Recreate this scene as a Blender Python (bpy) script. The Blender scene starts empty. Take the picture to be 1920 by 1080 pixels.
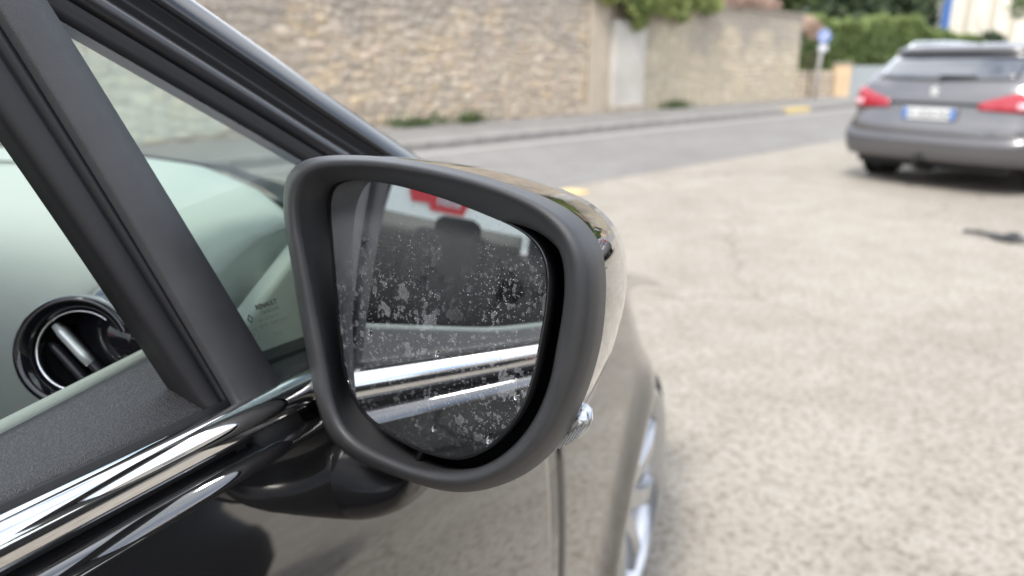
import bpy, math, random
import numpy as np
from mathutils import Vector, Matrix
random.seed(7)
rng = np.random.default_rng(7)
SC = bpy.context.scene
COL = SC.collection
rad = math.radians

# ------------------------------------------------------------------ camera, sky, sun, exposure
CAM_H = 1.22
PITCH = math.atan(420/1390)
cd = bpy.data.cameras.new('camera'); cam = bpy.data.objects.new('camera', cd); COL.objects.link(cam)
cam.location = (0, 0, CAM_H); cam.rotation_euler = (math.pi/2-PITCH, 0, 0)
cd.sensor_width = 36; cd.lens = 36*1390/1920; cd.clip_start = .02; cd.clip_end = 500
cd.dof.use_dof = True; cd.dof.focus_distance = .425; cd.dof.aperture_fstop = cd.lens/4.9
SC.camera = cam

SUN_EL, SUN_AZ = rad(53), rad(-155)            # azimuth from +Y towards +X
w = bpy.data.worlds.new('World'); SC.world = w; w.use_nodes = True
nt = w.node_tree; nt.nodes.clear()
out = nt.nodes.new('ShaderNodeOutputWorld'); bg = nt.nodes.new('ShaderNodeBackground'); bg.inputs[1].default_value = .15
sky = nt.nodes.new('ShaderNodeTexSky'); sky.sky_type = 'NISHITA'; sky.sun_disc = False
sky.sun_elevation = SUN_EL; sky.sun_rotation = SUN_AZ; sky.air_density = 1.2; sky.dust_density = 1.5
tc = nt.nodes.new('ShaderNodeTexCoord'); mp = nt.nodes.new('ShaderNodeMapping'); mp.inputs['Scale'].default_value = (1, 1, 2.2)
nz = nt.nodes.new('ShaderNodeTexNoise'); nz.inputs['Scale'].default_value = 2.1; nz.inputs['Detail'].default_value = 7; nz.inputs['Roughness'].default_value = .58
rp = nt.nodes.new('ShaderNodeValToRGB'); rp.color_ramp.elements[0].position = .36; rp.color_ramp.elements[1].position = .56
mx = nt.nodes.new('ShaderNodeMixRGB'); mx.inputs[2].default_value = (8.6, 8.9, 9.4, 1)
nt.links.new(tc.outputs['Generated'], mp.inputs[0]); nt.links.new(mp.outputs[0], nz.inputs[0]); nt.links.new(nz.outputs[0], rp.inputs[0])
nt.links.new(rp.outputs[0], mx.inputs[0]); nt.links.new(sky.outputs[0], mx.inputs[1]); nt.links.new(mx.outputs[0], bg.inputs[0]); nt.links.new(bg.outputs[0], out.inputs[0])
sd = bpy.data.lights.new('sun', 'SUN'); sd.energy = 2.0; sd.angle = rad(11); sd.color = (1, .95, .87)
sun = bpy.data.objects.new('sun', sd); COL.objects.link(sun)
sdir = Vector((math.sin(SUN_AZ)*math.cos(SUN_EL), math.cos(SUN_AZ)*math.cos(SUN_EL), math.sin(SUN_EL)))
sun.rotation_euler = sdir.to_track_quat('Z', 'Y').to_euler()
SC.view_settings.view_transform = 'Standard'; SC.view_settings.look = 'None'
SC.view_settings.gamma = 1; SC.view_settings.use_curve_mapping = False
SC.view_settings.exposure = .88
SC.render.engine = 'CYCLES'
SC.cycles.max_bounces = 10; SC.cycles.transparent_max_bounces = 16; SC.cycles.use_denoising = True
SC.cycles.sample_clamp_indirect = 8; SC.cycles.caustics_refractive = False

# ------------------------------------------------------------------ materials
def nodes(m): return m.node_tree.nodes, m.node_tree.links
def mat(name, col, rough=.5, metal=0, bump=0, scale=200, spec=.5, coat=0, detail=4, var=0, vscale=3, col2=None, trans=0, ior=1.5):
    m = bpy.data.materials.new(name); m.use_nodes = True
    N, L = nodes(m); b = N['Principled BSDF']
    b.inputs['Base Color'].default_value = (*col, 1); b.inputs['Roughness'].default_value = rough
    b.inputs['Metallic'].default_value = metal; b.inputs['Specular IOR Level'].default_value = spec
    b.inputs['Coat Weight'].default_value = coat; b.inputs['Coat IOR'].default_value = {'black car paint': 2.1, 'dark car glass': 1.8}.get(name, 1.5); b.inputs['Coat Roughness'].default_value = .02
    b.inputs['Transmission Weight'].default_value = trans; b.inputs['IOR'].default_value = ior
    t = N.new('ShaderNodeTexCoord')
    if bump:
        n = N.new('ShaderNodeTexNoise'); n.inputs['Scale'].default_value = scale; n.inputs['Detail'].default_value = detail
        bp = N.new('ShaderNodeBump'); bp.inputs['Strength'].default_value = bump; bp.inputs['Distance'].default_value = .001 if scale > 50 else .02
        L.new(t.outputs['Object'], n.inputs[0]); L.new(n.outputs[0], bp.inputs['Height']); L.new(bp.outputs[0], b.inputs['Normal'])
    if var or col2:
        n = N.new('ShaderNodeTexNoise'); n.inputs['Scale'].default_value = vscale; n.inputs['Detail'].default_value = 6
        r = N.new('ShaderNodeValToRGB'); r.color_ramp.elements[0].position = .32; r.color_ramp.elements[1].position = .68
        c2 = col2 or tuple(c*(1-var) for c in col)
        r.color_ramp.elements[0].color = (*c2, 1); r.color_ramp.elements[1].color = (*col, 1)
        L.new(t.outputs['Object'], n.inputs[0]); L.new(n.outputs[0], r.inputs[0]); L.new(r.outputs[0], b.inputs['Base Color'])
    return m

def glassmat(name, tint, ior=1.45):
    m = bpy.data.materials.new(name); m.use_nodes = True
    N, L = nodes(m); N.clear()
    o = N.new('ShaderNodeOutputMaterial'); x = N.new('ShaderNodeMixShader'); f = N.new('ShaderNodeFresnel'); f.inputs[0].default_value = ior
    t = N.new('ShaderNodeBsdfTransparent'); t.inputs[0].default_value = (*tint, 1)
    g = N.new('ShaderNodeBsdfGlossy'); g.inputs['Roughness'].default_value = .01
    geo = N.new('ShaderNodeNewGeometry'); mul = N.new('ShaderNodeMath'); mul.operation = 'MULTIPLY'
    inv = N.new('ShaderNodeMath'); inv.operation = 'SUBTRACT'; inv.inputs[0].default_value = 1
    L.new(geo.outputs['Backfacing'], inv.inputs[1]); L.new(f.outputs[0], mul.inputs[0]); L.new(inv.outputs[0], mul.inputs[1])
    L.new(mul.outputs[0], x.inputs[0]); L.new(t.outputs[0], x.inputs[1]); L.new(g.outputs[0], x.inputs[2]); L.new(x.outputs[0], o.inputs[0])
    return m

def leathermat(name, col, rough, scale, strength):
    m = mat(name, col, rough)
    N, L = nodes(m); b = N['Principled BSDF']; t = N['Texture Coordinate']
    v = N.new('ShaderNodeTexVoronoi'); v.feature = 'DISTANCE_TO_EDGE'; v.inputs['Scale'].default_value = scale
    nn = N.new('ShaderNodeTexNoise'); nn.inputs['Scale'].default_value = scale*.7
    ad = N.new('ShaderNodeMixRGB'); ad.blend_type = 'ADD'; ad.inputs[0].default_value = .006
    r = N.new('ShaderNodeValToRGB'); r.color_ramp.elements[1].position = .16
    bp = N.new('ShaderNodeBump'); bp.inputs['Strength'].default_value = strength; bp.inputs['Distance'].default_value = .0006
    L.new(t.outputs['Object'], nn.inputs[0]); L.new(t.outputs['Object'], ad.inputs[1]); L.new(nn.outputs['Color'], ad.inputs[2])
    L.new(ad.outputs[0], v.inputs['Vector']); L.new(v.outputs['Distance'], r.inputs[0]); L.new(r.outputs[0], bp.inputs['Height']); L.new(bp.outputs[0], b.inputs['Normal'])
    return m

def stonemat(name, objrandom, cols=((.49, .41, .325), (.53, .455, .365), (.45, .39, .325), (.535, .435, .315), (.51, .42, .35), (.58, .51, .425), (.43, .375, .32), (.53, .44, .335), (.49, .425, .35))):
    m = mat(name, (.4, .34, .25), .92, bump=.6, scale=14, spec=.25)
    N, L = nodes(m); b = N['Principled BSDF']; t = N['Texture Coordinate']
    if objrandom:
        src = N.new('ShaderNodeObjectInfo').outputs['Random']
    else:
        a = N.new('ShaderNodeAttribute'); a.attribute_name = 'tint'; src = a.outputs['Fac']
    r = N.new('ShaderNodeValToRGB'); cr = r.color_ramp
    cr.interpolation = 'CONSTANT'
    cr.elements[0].color = (*cols[0], 1); cr.elements[1].position = 1/9; cr.elements[1].color = (*cols[1], 1)
    for i in range(2, 9):
        e = cr.elements.new(i/9); e.color = (*cols[i], 1)
    n = N.new('ShaderNodeTexNoise'); n.inputs['Scale'].default_value = 7; n.inputs['Detail'].default_value = 6
    geo = N.new('ShaderNodeNewGeometry'); L.new(geo.outputs['Position'], n.inputs[0])
    rr = N.new('ShaderNodeValToRGB'); rr.color_ramp.elements[0].position = .3; rr.color_ramp.elements[0].color = (.72, .7, .67, 1); rr.color_ramp.elements[1].position = .7; rr.color_ramp.elements[1].color = (1.1, 1.08, 1.04, 1)
    mu = N.new('ShaderNodeMixRGB'); mu.blend_type = 'MULTIPLY'; mu.inputs[0].default_value = 1
    # grey weathering that thickens towards the top of the wall (soot and lichen)
    n2 = N.new('ShaderNodeTexNoise'); n2.inputs['Scale'].default_value = .8; n2.inputs['Detail'].default_value = 5
    L.new(geo.outputs['Position'], n2.inputs[0])
    sx = N.new('ShaderNodeSeparateXYZ'); L.new(geo.outputs['Position'], sx.inputs[0])
    ma = N.new('ShaderNodeMath'); ma.operation = 'MULTIPLY_ADD'; ma.inputs[1].default_value = .22; L.new(sx.outputs[2], ma.inputs[0]); L.new(n2.outputs[0], ma.inputs[2])
    r3 = N.new('ShaderNodeValToRGB'); r3.color_ramp.elements[0].position = .86; r3.color_ramp.elements[1].position = 1.12; r3.color_ramp.elements[1].color = (.7, .7, .7, 1)
    L.new(ma.outputs[0], r3.inputs[0])
    m2 = N.new('ShaderNodeMixRGB'); m2.inputs[2].default_value = (.30, .27, .245, 1)
    L.new(src, r.inputs[0]); L.new(n.outputs[0], rr.inputs[0]); L.new(r.outputs[0], mu.inputs[1]); L.new(rr.outputs[0], mu.inputs[2])
    L.new(mu.outputs[0], m2.inputs[1]); L.new(r3.outputs[0], m2.inputs[0]); L.new(m2.outputs[0], b.inputs['Base Color'])
    return m

def groundmat(name, a, b_, fine, big, rough=.95, bump=.5):
    m = mat(name, a, rough, spec=.25)
    N, L = nodes(m); b = N['Principled BSDF']; geo = N.new('ShaderNodeNewGeometry'); P = geo.outputs['Position']
    def noise(s, d=4, ro=.6):
        n = N.new('ShaderNodeTexNoise'); n.inputs['Scale'].default_value = s; n.inputs['Detail'].default_value = d; n.inputs['Roughness'].default_value = ro
        L.new(P, n.inputs[0]); return n.outputs[0]
    r1 = N.new('ShaderNodeValToRGB'); r1.color_ramp.elements[0].position = .33; r1.color_ramp.elements[1].position = .64
    r1.color_ramp.elements[0].color = (*b_, 1); r1.color_ramp.elements[1].color = (*a, 1)
    L.new(noise(fine, 5, .75), r1.inputs[0])
    def mul(s, lo, hi, p0, p1, prev, d=5):
        r = N.new('ShaderNodeValToRGB'); r.color_ramp.elements[0].position = p0; r.color_ramp.elements[1].position = p1
        r.color_ramp.elements[0].color = (*lo, 1); r.color_ramp.elements[1].color = (*hi, 1)
        L.new(noise(s, d), r.inputs[0]); x = N.new('ShaderNodeMixRGB'); x.blend_type = 'MULTIPLY'; x.inputs[0].default_value = 1
        L.new(prev, x.inputs[1]); L.new(r.outputs[0], x.inputs[2]); return x.outputs[0]
    c = mul(big, (.90, .89, .88), (1.05, 1.05, 1.04), .35, .65, r1.outputs[0])
    c = mul(big*6, (.91, .90, .88), (1.03, 1.03, 1.03), .38, .6, c)
    c = mul(38, (.70, .67, .63), (1.05, 1.05, 1.05), .36, .52, c, 3)
    # thin wandering cracks
    wn = N.new('ShaderNodeTexNoise'); wn.inputs['Scale'].default_value = 1.3; wn.inputs['Detail'].default_value = 6; L.new(P, wn.inputs[0])
    wa = N.new('ShaderNodeMixRGB'); wa.blend_type = 'ADD'; wa.inputs[0].default_value = .8; L.new(P, wa.inputs[1]); L.new(wn.outputs['Color'], wa.inputs[2])
    vo = N.new('ShaderNodeTexVoronoi'); vo.feature = 'DISTANCE_TO_EDGE'; vo.inputs['Scale'].default_value = .42; L.new(wa.outputs[0], vo.inputs['Vector'])
    vr = N.new('ShaderNodeValToRGB'); vr.color_ramp.elements[0].position = .0008; vr.color_ramp.elements[0].color = (.55, .53, .5, 1); vr.color_ramp.elements[1].position = .0035; vr.color_ramp.elements[1].color = (1, 1, 1, 1)
    L.new(vo.outputs['Distance'], vr.inputs[0]); cx = N.new('ShaderNodeMixRGB'); cx.blend_type = 'MULTIPLY'; cx.inputs[0].default_value = 1; L.new(c, cx.inputs[1]); L.new(vr.outputs[0], cx.inputs[2]); c = cx.outputs[0]
    L.new(c, b.inputs['Base Color'])
    bp = N.new('ShaderNodeBump'); bp.inputs['Strength'].default_value = bump; bp.inputs['Distance'].default_value = .006
    L.new(noise(fine, 5, .7), bp.inputs['Height']); L.new(bp.outputs[0], b.inputs['Normal'])
    return m

def leafmat(name, c1, c2):
    m = mat(name, c1, .55, spec=.35)
    N, L = nodes(m); b = N['Principled BSDF']
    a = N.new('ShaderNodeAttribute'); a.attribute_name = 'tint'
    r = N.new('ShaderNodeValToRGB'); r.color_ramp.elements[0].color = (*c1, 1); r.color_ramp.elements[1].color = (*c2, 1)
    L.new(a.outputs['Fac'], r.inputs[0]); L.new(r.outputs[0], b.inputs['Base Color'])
    tr = N.new('ShaderNodeBsdfTranslucent'); L.new(r.outputs[0], tr.inputs[0])
    x = N.new('ShaderNodeMixShader'); x.inputs[0].default_value = .3
    o = N['Material Output']; L.new(b.outputs[0], x.inputs[1]); L.new(tr.outputs[0], x.inputs[2]); L.new(x.outputs[0], o.inputs[0])
    return m

def mirrormat():
    m = bpy.data.materials.new('dirty mirror'); m.use_nodes = True
    N, L = nodes(m); b = N['Principled BSDF']; o = N['Material Output']
    b.inputs['Base Color'].default_value = (.76, .78, .80, 1); b.inputs['Metallic'].default_value = 1; b.inputs['Roughness'].default_value = .012
    t = N.new('ShaderNodeTexCoord'); P = t.outputs['Object']
    d = N.new('ShaderNodeBsdfDiffuse'); d.inputs[0].default_value = (.36, .375, .395, 1)
    def math_(op, a, c=None, v=None):
        n = N.new('ShaderNodeMath'); n.operation = op; n.use_clamp = True
        L.new(a, n.inputs[0])
        if c is not None: L.new(c, n.inputs[1])
        if v is not None: n.inputs[1].default_value = v
        return n.outputs[0]
    def ramp(src, p0, p1, v0, v1, mid=None):
        r = N.new('ShaderNodeValToRGB'); r.color_ramp.elements[0].position = p0; r.color_ramp.elements[1].position = p1
        r.color_ramp.elements[0].color = (v0, v0, v0, 1); r.color_ramp.elements[1].color = (v1, v1, v1, 1)
        if mid:
            e = r.color_ramp.elements.new(mid[0]); e.color = (mid[1],)*3+(1,)
        L.new(src, r.inputs[0]); return r.outputs[0]
    def noise(s, det=4, off=0):
        n = N.new('ShaderNodeTexNoise'); n.inputs['Scale'].default_value = s; n.inputs['Detail'].default_value = det; n.inputs['Roughness'].default_value = .62
        if off:
            mp = N.new('ShaderNodeMapping'); mp.inputs['Location'].default_value = (off, off*.7, off*1.3); L.new(P, mp.inputs[0]); L.new(mp.outputs[0], n.inputs[0])
        else: L.new(P, n.inputs[0])
        return n
    def vor(s, warp=.25, rnd=1):
        n = noise(s*2.2, 3); ad = N.new('ShaderNodeMixRGB'); ad.blend_type = 'ADD'; ad.inputs[0].default_value = warp/s
        L.new(P, ad.inputs[1]); L.new(n.outputs['Color'], ad.inputs[2])
        v = N.new('ShaderNodeTexVoronoi'); v.inputs['Scale'].default_value = s; v.inputs['Randomness'].default_value = rnd; L.new(ad.outputs[0], v.inputs['Vector']); return v
    def gate(v, thr):          # keeps only some cells
        s = N.new('ShaderNodeSeparateColor'); L.new(v.outputs['Color'], s.inputs[0]); return math_('GREATER_THAN', s.outputs[0], v=thr), s.outputs[1]
    # dried drops: outlined flakes of two sizes
    tot = None
    for s, thr, rim, wt in ((48, .84, .22, .34), (95, .74, .26, .34), (170, .68, .27, .34), (300, .66, .3, .36)):
        v = vor(s, 1.1); g, sz = gate(v, thr)
        ring = ramp(v.outputs['Distance'], rim-.07, rim+.09, .22, 0, (rim+.03, wt))
        x = math_('MULTIPLY', ring, g)
        tot = x if tot is None else math_('MAXIMUM', tot, x)
    v = vor(520, .3); g, sz = gate(v, .66); dots = math_('MULTIPLY', ramp(v.outputs['Distance'], .16, .24, .75, 0), g)
    v = vor(900, .3); g, sz = gate(v, .72); dots2 = math_('MULTIPLY', ramp(v.outputs['Distance'], .18, .26, .6, 0), g)
    dots = math_('MAXIMUM', dots, dots2)
    dens = ramp(noise(16, 3, 3.1).outputs[0], .40, .60, .25, 1)
    tot = math_('MULTIPLY', math_('MAXIMUM', tot, dots), dens)
    # cloudy film over the upper half, in torn sheets
    sx = N.new('ShaderNodeSeparateXYZ'); L.new(P, sx.inputs[0])
    hi = N.new('ShaderNodeMapRange'); hi.inputs['From Min'].default_value = 1.055; hi.inputs['From Max'].default_value = 1.12; L.new(sx.outputs[2], hi.inputs[0])
    film = math_('MULTIPLY', ramp(noise(24, 9, 1.7).outputs[0],  .40, .47, .015, .125), hi.outputs[0])
    veil = ramp(noise(9, 4, 5).outputs[0], .3, .7, .004, .022)
    fac = math_('MAXIMUM', math_('ADD', film, veil), tot)
    x = N.new('ShaderNodeMixShader'); L.new(fac, x.inputs[0]); L.new(b.outputs[0], x.inputs[1]); L.new(d.outputs[0], x.inputs[2]); L.new(x.outputs[0], o.inputs[0])
    return m

PALE = ((.54, .48, .37), (.58, .51, .40), (.50, .45, .36), (.57, .49, .37), (.55, .48, .38), (.61, .55, .44), (.49, .435, .345), (.56, .49, .37), (.53, .47, .37))
M = dict(
 paint=mat('black car paint', (.008, .008, .009), .045, spec=.6, coat=1),
 gloss=mat('gloss black trim', (.008, .008, .010), .05, spec=.5, coat=.6),
 satin=mat('satin black frame', (.022, .022, .025), .30, bump=.04, scale=900, spec=.5),
 dull=mat('dusty black finish', (.014, .014, .015), .6, spec=.25),
 tip=mat('bright vent tip', (.66, .70, .68), .22, metal=.35, coat=.5), liner=mat('pale headliner', (.55, .55, .52), .9),  # tip: chrome's bright reflection put into a pale base colour
 foot=mat('satin dark foot', (.008, .008, .009), .16, spec=.5),
 pillar=mat('black pillar paint', (.02, .02, .022), .16, spec=.5),
 matte=mat('matte black plastic', (.044, .045, .049), .42, bump=.35, scale=1500, spec=.45, col2=(.036, .037, .040), vscale=45),
 deep=mat('dark cavity plastic', (.010, .010, .011), .7, spec=.2),
 rubber=mat('black rubber', (.016, .016, .018), .55, bump=.1, scale=700, spec=.35),
 chrome=mat('chrome', (.82, .82, .83), .045, metal=1, bump=.012, scale=60),
 leather=leathermat('grained door leather', (.028, .028, .032), .46, 420, .6),
 edge=leathermat('pale trim edge', (.24, .28, .25), .75, 1100, .5),
 dash=leathermat('pale green grey dashboard', (.36, .39, .355), .75, 330, .18),
 dark_fabric=mat('dark seat fabric', (.007, .007, .008), .9, bump=.3, scale=500),
 dark_plastic=mat('dark interior plastic', (.02, .021, .023), .6, bump=.1, scale=500),
 glass=glassmat('tinted car glass', (.89, .93, .912), 1.62),
 clearglass=glassmat('windscreen glass', (.93, .97, .95)),
 privacy=glassmat('dark privacy glass', (.12, .13, .13), 1.5),
 mirror=mirrormat(),
 tyre=mat('tyre rubber', (.018, .018, .019), .75, bump=.3, scale=160),
 alloy=mat('silver alloy', (.62, .63, .65), .28, metal=.85, var=.15, vscale=6),
 lens=mat('clear lens', (.95, .97, .98), .03, trans=.9, ior=1.45),
 reflector=mat('lamp reflector', (.7, .72, .74), .18, metal=.9),
 red=mat('red lamp plastic', (.36, .010, .026), .12, spec=.5, coat=.7),
 redpale=mat('pale lamp insert', (.72, .42, .46), .15, coat=.6),
 grey_paint=mat('dark grey metallic paint', (.15, .146, .152), .24, metal=.45, coat=.8),
 grey_bumper=mat('grey bumper paint', (.105, .102, .108), .28, metal=.4, coat=.7),
 blackglass=mat('dark car glass', (.03, .035, .045), .04, spec=1, coat=1),
 plate=mat('number plate white', (.62, .63, .63), .4), plateblue=mat('number plate blue', (.06, .17, .46), .4),
 ink=mat('dark print', (.012, .013, .014), .5), ink_faint=mat('faint print', (.06, .075, .07), .6),
 white=mat('white vehicle paint', (.80, .80, .79), .25, coat=.5),
 signred=mat('red sign', (.62, .02, .035), .4), 
 stone=stonemat('rubble stone', True), stonemass=stonemat('rubble stone mass', False),
 stonepale=stonemat('smooth beige stone', True, PALE), stonepalemass=stonemat('smooth beige stone mass', False, PALE),
 mortar=mat('lime mortar', (.47, .40, .315), .95, bump=.8, scale=22, col2=(.40, .34, .27), vscale=2.5),
 render_pale=mat('pale weathered render', (.54, .515, .47), .92, bump=.5, scale=12, col2=(.43, .40, .355), vscale=1.6),
 cap=mat('wall capping', (.40, .35, .29), .92, bump=.6, scale=16, var=.35, vscale=4),
 asphalt_pale=groundmat('pale worn asphalt', (.385, .355, .312), (.245, .224, .194), 95, .55),
 asphalt_road=groundmat('grey road asphalt', (.255, .245, .238), (.185, .178, .174), 80, .35),
 asphalt_walk=groundmat('pavement asphalt', (.27, .262, .255), (.19, .185, .18), 70, .6),
 kerb=mat('kerb stone', (.30, .285, .265), .9, bump=.5, scale=20, var=.35, vscale=5),
 yellow=mat('worn yellow road paint', (.66, .47, .13), .8, col2=(.52, .43, .27), vscale=9),
 paleline=mat('worn pale road paint', (.50, .48, .44), .85, col2=(.36, .34, .31), vscale=12),
 ivy=leafmat('ivy leaf', (.15, .21, .065), (.46, .49, .19)),
 hedge=leafmat('hedge leaf', (.07, .13, .045), (.32, .38, .14)),
 darkleaf=leafmat('dark tree leaf', (.05, .078, .045), (.14, .18, .095)),
 midleaf=leafmat('tree leaf', (.065, .105, .045), (.19, .24, .10)),
 dryleaf=leafmat('dry pinkish leaf', (.34, .23, .18), (.58, .44, .36)),
 weed=leafmat('weed leaf', (.04, .075, .025), (.14, .20, .07)),
 bark=mat('bark', (.11, .085, .06), .95, bump=.8, scale=20, var=.4, vscale=9),
 cream=mat('cream house render', (.72, .67, .57), .9, var=.12, vscale=.8),
 creamdark=mat('darker stone trim', (.50, .46, .39), .9),  # pilasters, a darker tone than the wall render
 bluepaint=mat('blue painted board', (.06, .15, .40), .5),
 ochre=mat('ochre gate post', (.66, .48, .31), .9, var=.2, vscale=2),
 gategrey=mat('grey gate metal', (.30, .33, .345), .5),
 tile=mat('terracotta tile', (.36, .16, .09), .9, var=.3, vscale=3),
 signblue=mat('blue sign face', (.20, .28, .55), .35), signwhite=mat('white sign face', (.55, .56, .60), .4),
 galv=mat('galvanised post', (.42, .40, .385), .6, var=.12),
 drop=mat('water', (1, 1, 1), .0, trans=1, ior=1.33),
 scrap=mat('black scrap plastic', (.03, .032, .035), .5, bump=.3, scale=60),
)

# ------------------------------------------------------------------ mesh helpers
def link(name, me, m=None, parent=None, **props):
    o = bpy.data.objects.new(name, me); COL.objects.link(o)
    if m is not None: me.materials.append(m)
    if parent is not None: o.parent = parent
    for k, v in props.items(): o[k] = v
    return o
def mesh(name, vs, fs, m, parent=None, smooth=True, bevel=0, sub=0, auto=True, tint=None, **props):
    me = bpy.data.meshes.new(name); me.from_pydata([tuple(map(float, v)) for v in vs], [], [tuple(map(int, f)) for f in fs]); me.update()
    if tint is not None:
        a = me.attributes.new('tint', 'FLOAT', 'POINT'); a.data.foreach_set('value', np.asarray(tint, dtype=np.float32))
    if smooth: me.polygons.foreach_set('use_smooth', [True]*len(me.polygons))
    o = link(name, me, m, parent, **props)
    if bevel:
        b = o.modifiers.new('b', 'BEVEL'); b.width = bevel; b.segments = 2; b.limit_method = 'ANGLE'; b.angle_limit = rad(40)
        if smooth: 
            wn = o.modifiers.new('w', 'WEIGHTED_NORMAL')
    if sub:
        s = o.modifiers.new('s', 'SUBSURF'); s.levels = sub; s.render_levels = sub
    return o
def thing(name, label, cat, loc, rz=0, group=None):
    o = bpy.data.objects.new(name, None); COL.objects.link(o); o.location = loc; o.rotation_euler = (0, 0, rz)
    o['label'] = label; o['category'] = cat
    if group: o['group'] = group
    return o
def tag(o, label, cat, group=None):
    o['label'] = label; o['category'] = cat
    if group: o['group'] = group
    return o
def boxv(c, s, R=None):
    v = []
    for x in (-.5, .5):
        for y in (-.5, .5):
            for z in (-.5, .5):
                p = Vector((x*s[0], y*s[1], z*s[2]))
                if R is not None: p = R @ p
                v.append(tuple(p+Vector(c)))
    f = [(0, 1, 3, 2), (4, 6, 7, 5), (0, 4, 5, 1), (2, 3, 7, 6), (0, 2, 6, 4), (1, 5, 7, 3)]
    return v, f
def box(name, c, s, m, parent=None, bevel=0, R=None, **p):
    v, f = boxv(c, s, R); return mesh(name, v, f, m, parent, smooth=bool(bevel), bevel=bevel, **p)
def merge(lst):
    V, Fa, n = [], [], 0
    for v, f in lst:
        V += list(v); Fa += [tuple(i+n for i in q) for q in f]; n += len(v)
    return V, Fa
def grid(P):                # P[i][j] -> verts, faces
    a, b = len(P), len(P[0]); v = [p for row in P for p in row]
    f = [(i*b+j, (i+1)*b+j, (i+1)*b+j+1, i*b+j+1) for i in range(a-1) for j in range(b-1)]
    return v, f
def loft(rings, cap0=True, cap1=True, closed=True):
    n = len(rings[0]); v = [p for r in rings for p in r]; f = []
    for i in range(len(rings)-1):
        for j in range(n if closed else n-1):
            k = (j+1) % n; f.append((i*n+j, i*n+k, (i+1)*n+k, (i+1)*n+j))
    if cap0: f.append(tuple(range(n-1, -1, -1)))
    if cap1: f.append(tuple(range((len(rings)-1)*n, len(rings)*n)))
    return v, f
def sweep(path, A, B, prof):     # path: points; A, B: basis vectors per point; prof: closed (a, b) loop
    return loft([[Vector(p)+Vector(a_)*x+Vector(b_)*y for x, y in prof] for p, a_, b_ in zip(path, A, B)])
def lathe(prof, c, axis, seg=40, up=(0, 0, 1)):   # prof: (radius, along axis); open profile
    ax = Vector(axis).normalized(); u = ax.cross(Vector(up)).normalized() if abs(ax.dot(Vector(up))) < .95 else ax.cross(Vector((1, 0, 0))).normalized()
    w_ = ax.cross(u); c = Vector(c)
    rings = [[c+ax*h+(u*math.cos(t)+w_*math.sin(t))*r for t in np.linspace(0, 2*math.pi, seg, endpoint=False)] for r, h in prof]
    return loft(rings, False, False)
def tube(pts, r, seg=10):
    rings = []
    for i, p in enumerate(pts):
        p = Vector(p); t = (Vector(pts[min(i+1, len(pts)-1)])-Vector(pts[max(i-1, 0)])).normalized()
        u = t.cross(Vector((.1, .2, 1))).normalized(); w_ = t.cross(u); rr = r[i] if hasattr(r, '__len__') else r
        rings.append([p+(u*math.cos(a)+w_*math.sin(a))*rr for a in np.linspace(0, 2*math.pi, seg, endpoint=False)])
    return loft(rings)
def prism(poly, d):            # poly: 3D points, extruded by vector d
    n = len(poly); d = Vector(d); v = [Vector(p) for p in poly]+[Vector(p)+d for p in poly]
    f = [tuple(range(n)), tuple(range(2*n-1, n-1, -1))]+[(i, i+n, (i+1) % n+n, (i+1) % n) for i in range(n)]
    return v, f
def dupe(o, parent=None):
    c = o.copy(); COL.objects.link(c)
    if parent is not None: c.parent = parent
    for ch in list(o.children): dupe(ch, c)
    return c
def textobj(s, origin, ex, ey, size, m, parent, name='lettering', align='LEFT', depth=.0002, weight=0):
    cu = bpy.data.curves.new('t', 'FONT'); cu.body = s; cu.size = size; cu.align_x = align; cu.extrude = depth; cu.offset = weight; cu.resolution_u = 3
    to = bpy.data.objects.new('t', cu); COL.objects.link(to)
    me = bpy.data.meshes.new_from_object(to.evaluated_get(bpy.context.evaluated_depsgraph_get()))
    bpy.data.objects.remove(to)
    ex = Vector(ex).normalized(); ey = Vector(ey).normalized(); ez = ex.cross(ey).normalized(); ey = ez.cross(ex)
    Mx = Matrix((ex, ey, ez)).transposed().to_4x4(); Mx.translation = Vector(origin); me.transform(Mx)
    return link(name, me, m, parent)
def catmull(xs, ys, n):
    xs = np.array(xs, float); ys = np.array(ys, float); q = np.linspace(xs[0], xs[-1], n)
    d = np.gradient(ys, xs); return q, hermite(xs, ys, d, q)
def hermite(xs, ys, d, q):
    i = np.clip(np.searchsorted(xs, q)-1, 0, len(xs)-2); h = xs[i+1]-xs[i]; t = (q-xs[i])/h
    return (2*t**3-3*t**2+1)*ys[i]+(t**3-2*t**2+t)*h*d[i]+(-2*t**3+3*t**2)*ys[i+1]+(t**3-t**2)*h*d[i+1]

# ------------------------------------------------------------------ the setting
K = math.sqrt(.5)
def W(d, n, z=0): return Vector(((d-n)*K, (d+n)*K, z))        # road frame: d along the road, n away from the camera
def sheet(name, d0, d1, n0, n1, z, m, **p):
    q = [W(d0, n0, z), W(d1, n0, z), W(d1, n1, z), W(d0, n1, z)]
    return mesh(name, q, [(0, 1, 2, 3)], m, smooth=False, **p)
mesh('ground', [(-220, -220, -.004), (220, -220, -.004), (220, 220, -.004), (-220, 220, -.004)], [(0, 1, 2, 3)], M['asphalt_pale'], smooth=False, kind='structure')
sheet('road', -120, 120, 5.05, 8.75, 0, M['asphalt_road'], kind='structure')
sheet('road_edge_line', -60, 34, 8.28, 8.42, .004, M['paleline'], kind='structure')
sheet('yellow_road_marking', 4.75, 5.75, 4.62, 4.92, .004, M['yellow'], kind='structure')
pv = mesh('pavement', *prism([W(-60, 9.0, -.02), W(27.5, 9.0, -.02), W(27.5, 11.4, -.02), W(-60, 11.4, -.02)], (0, 0, .13)), M['asphalt_walk'], smooth=False, kind='structure')
kerb = bpy.data.objects.new('kerb', None); COL.objects.link(kerb); kerb['kind'] = 'structure'
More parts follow.
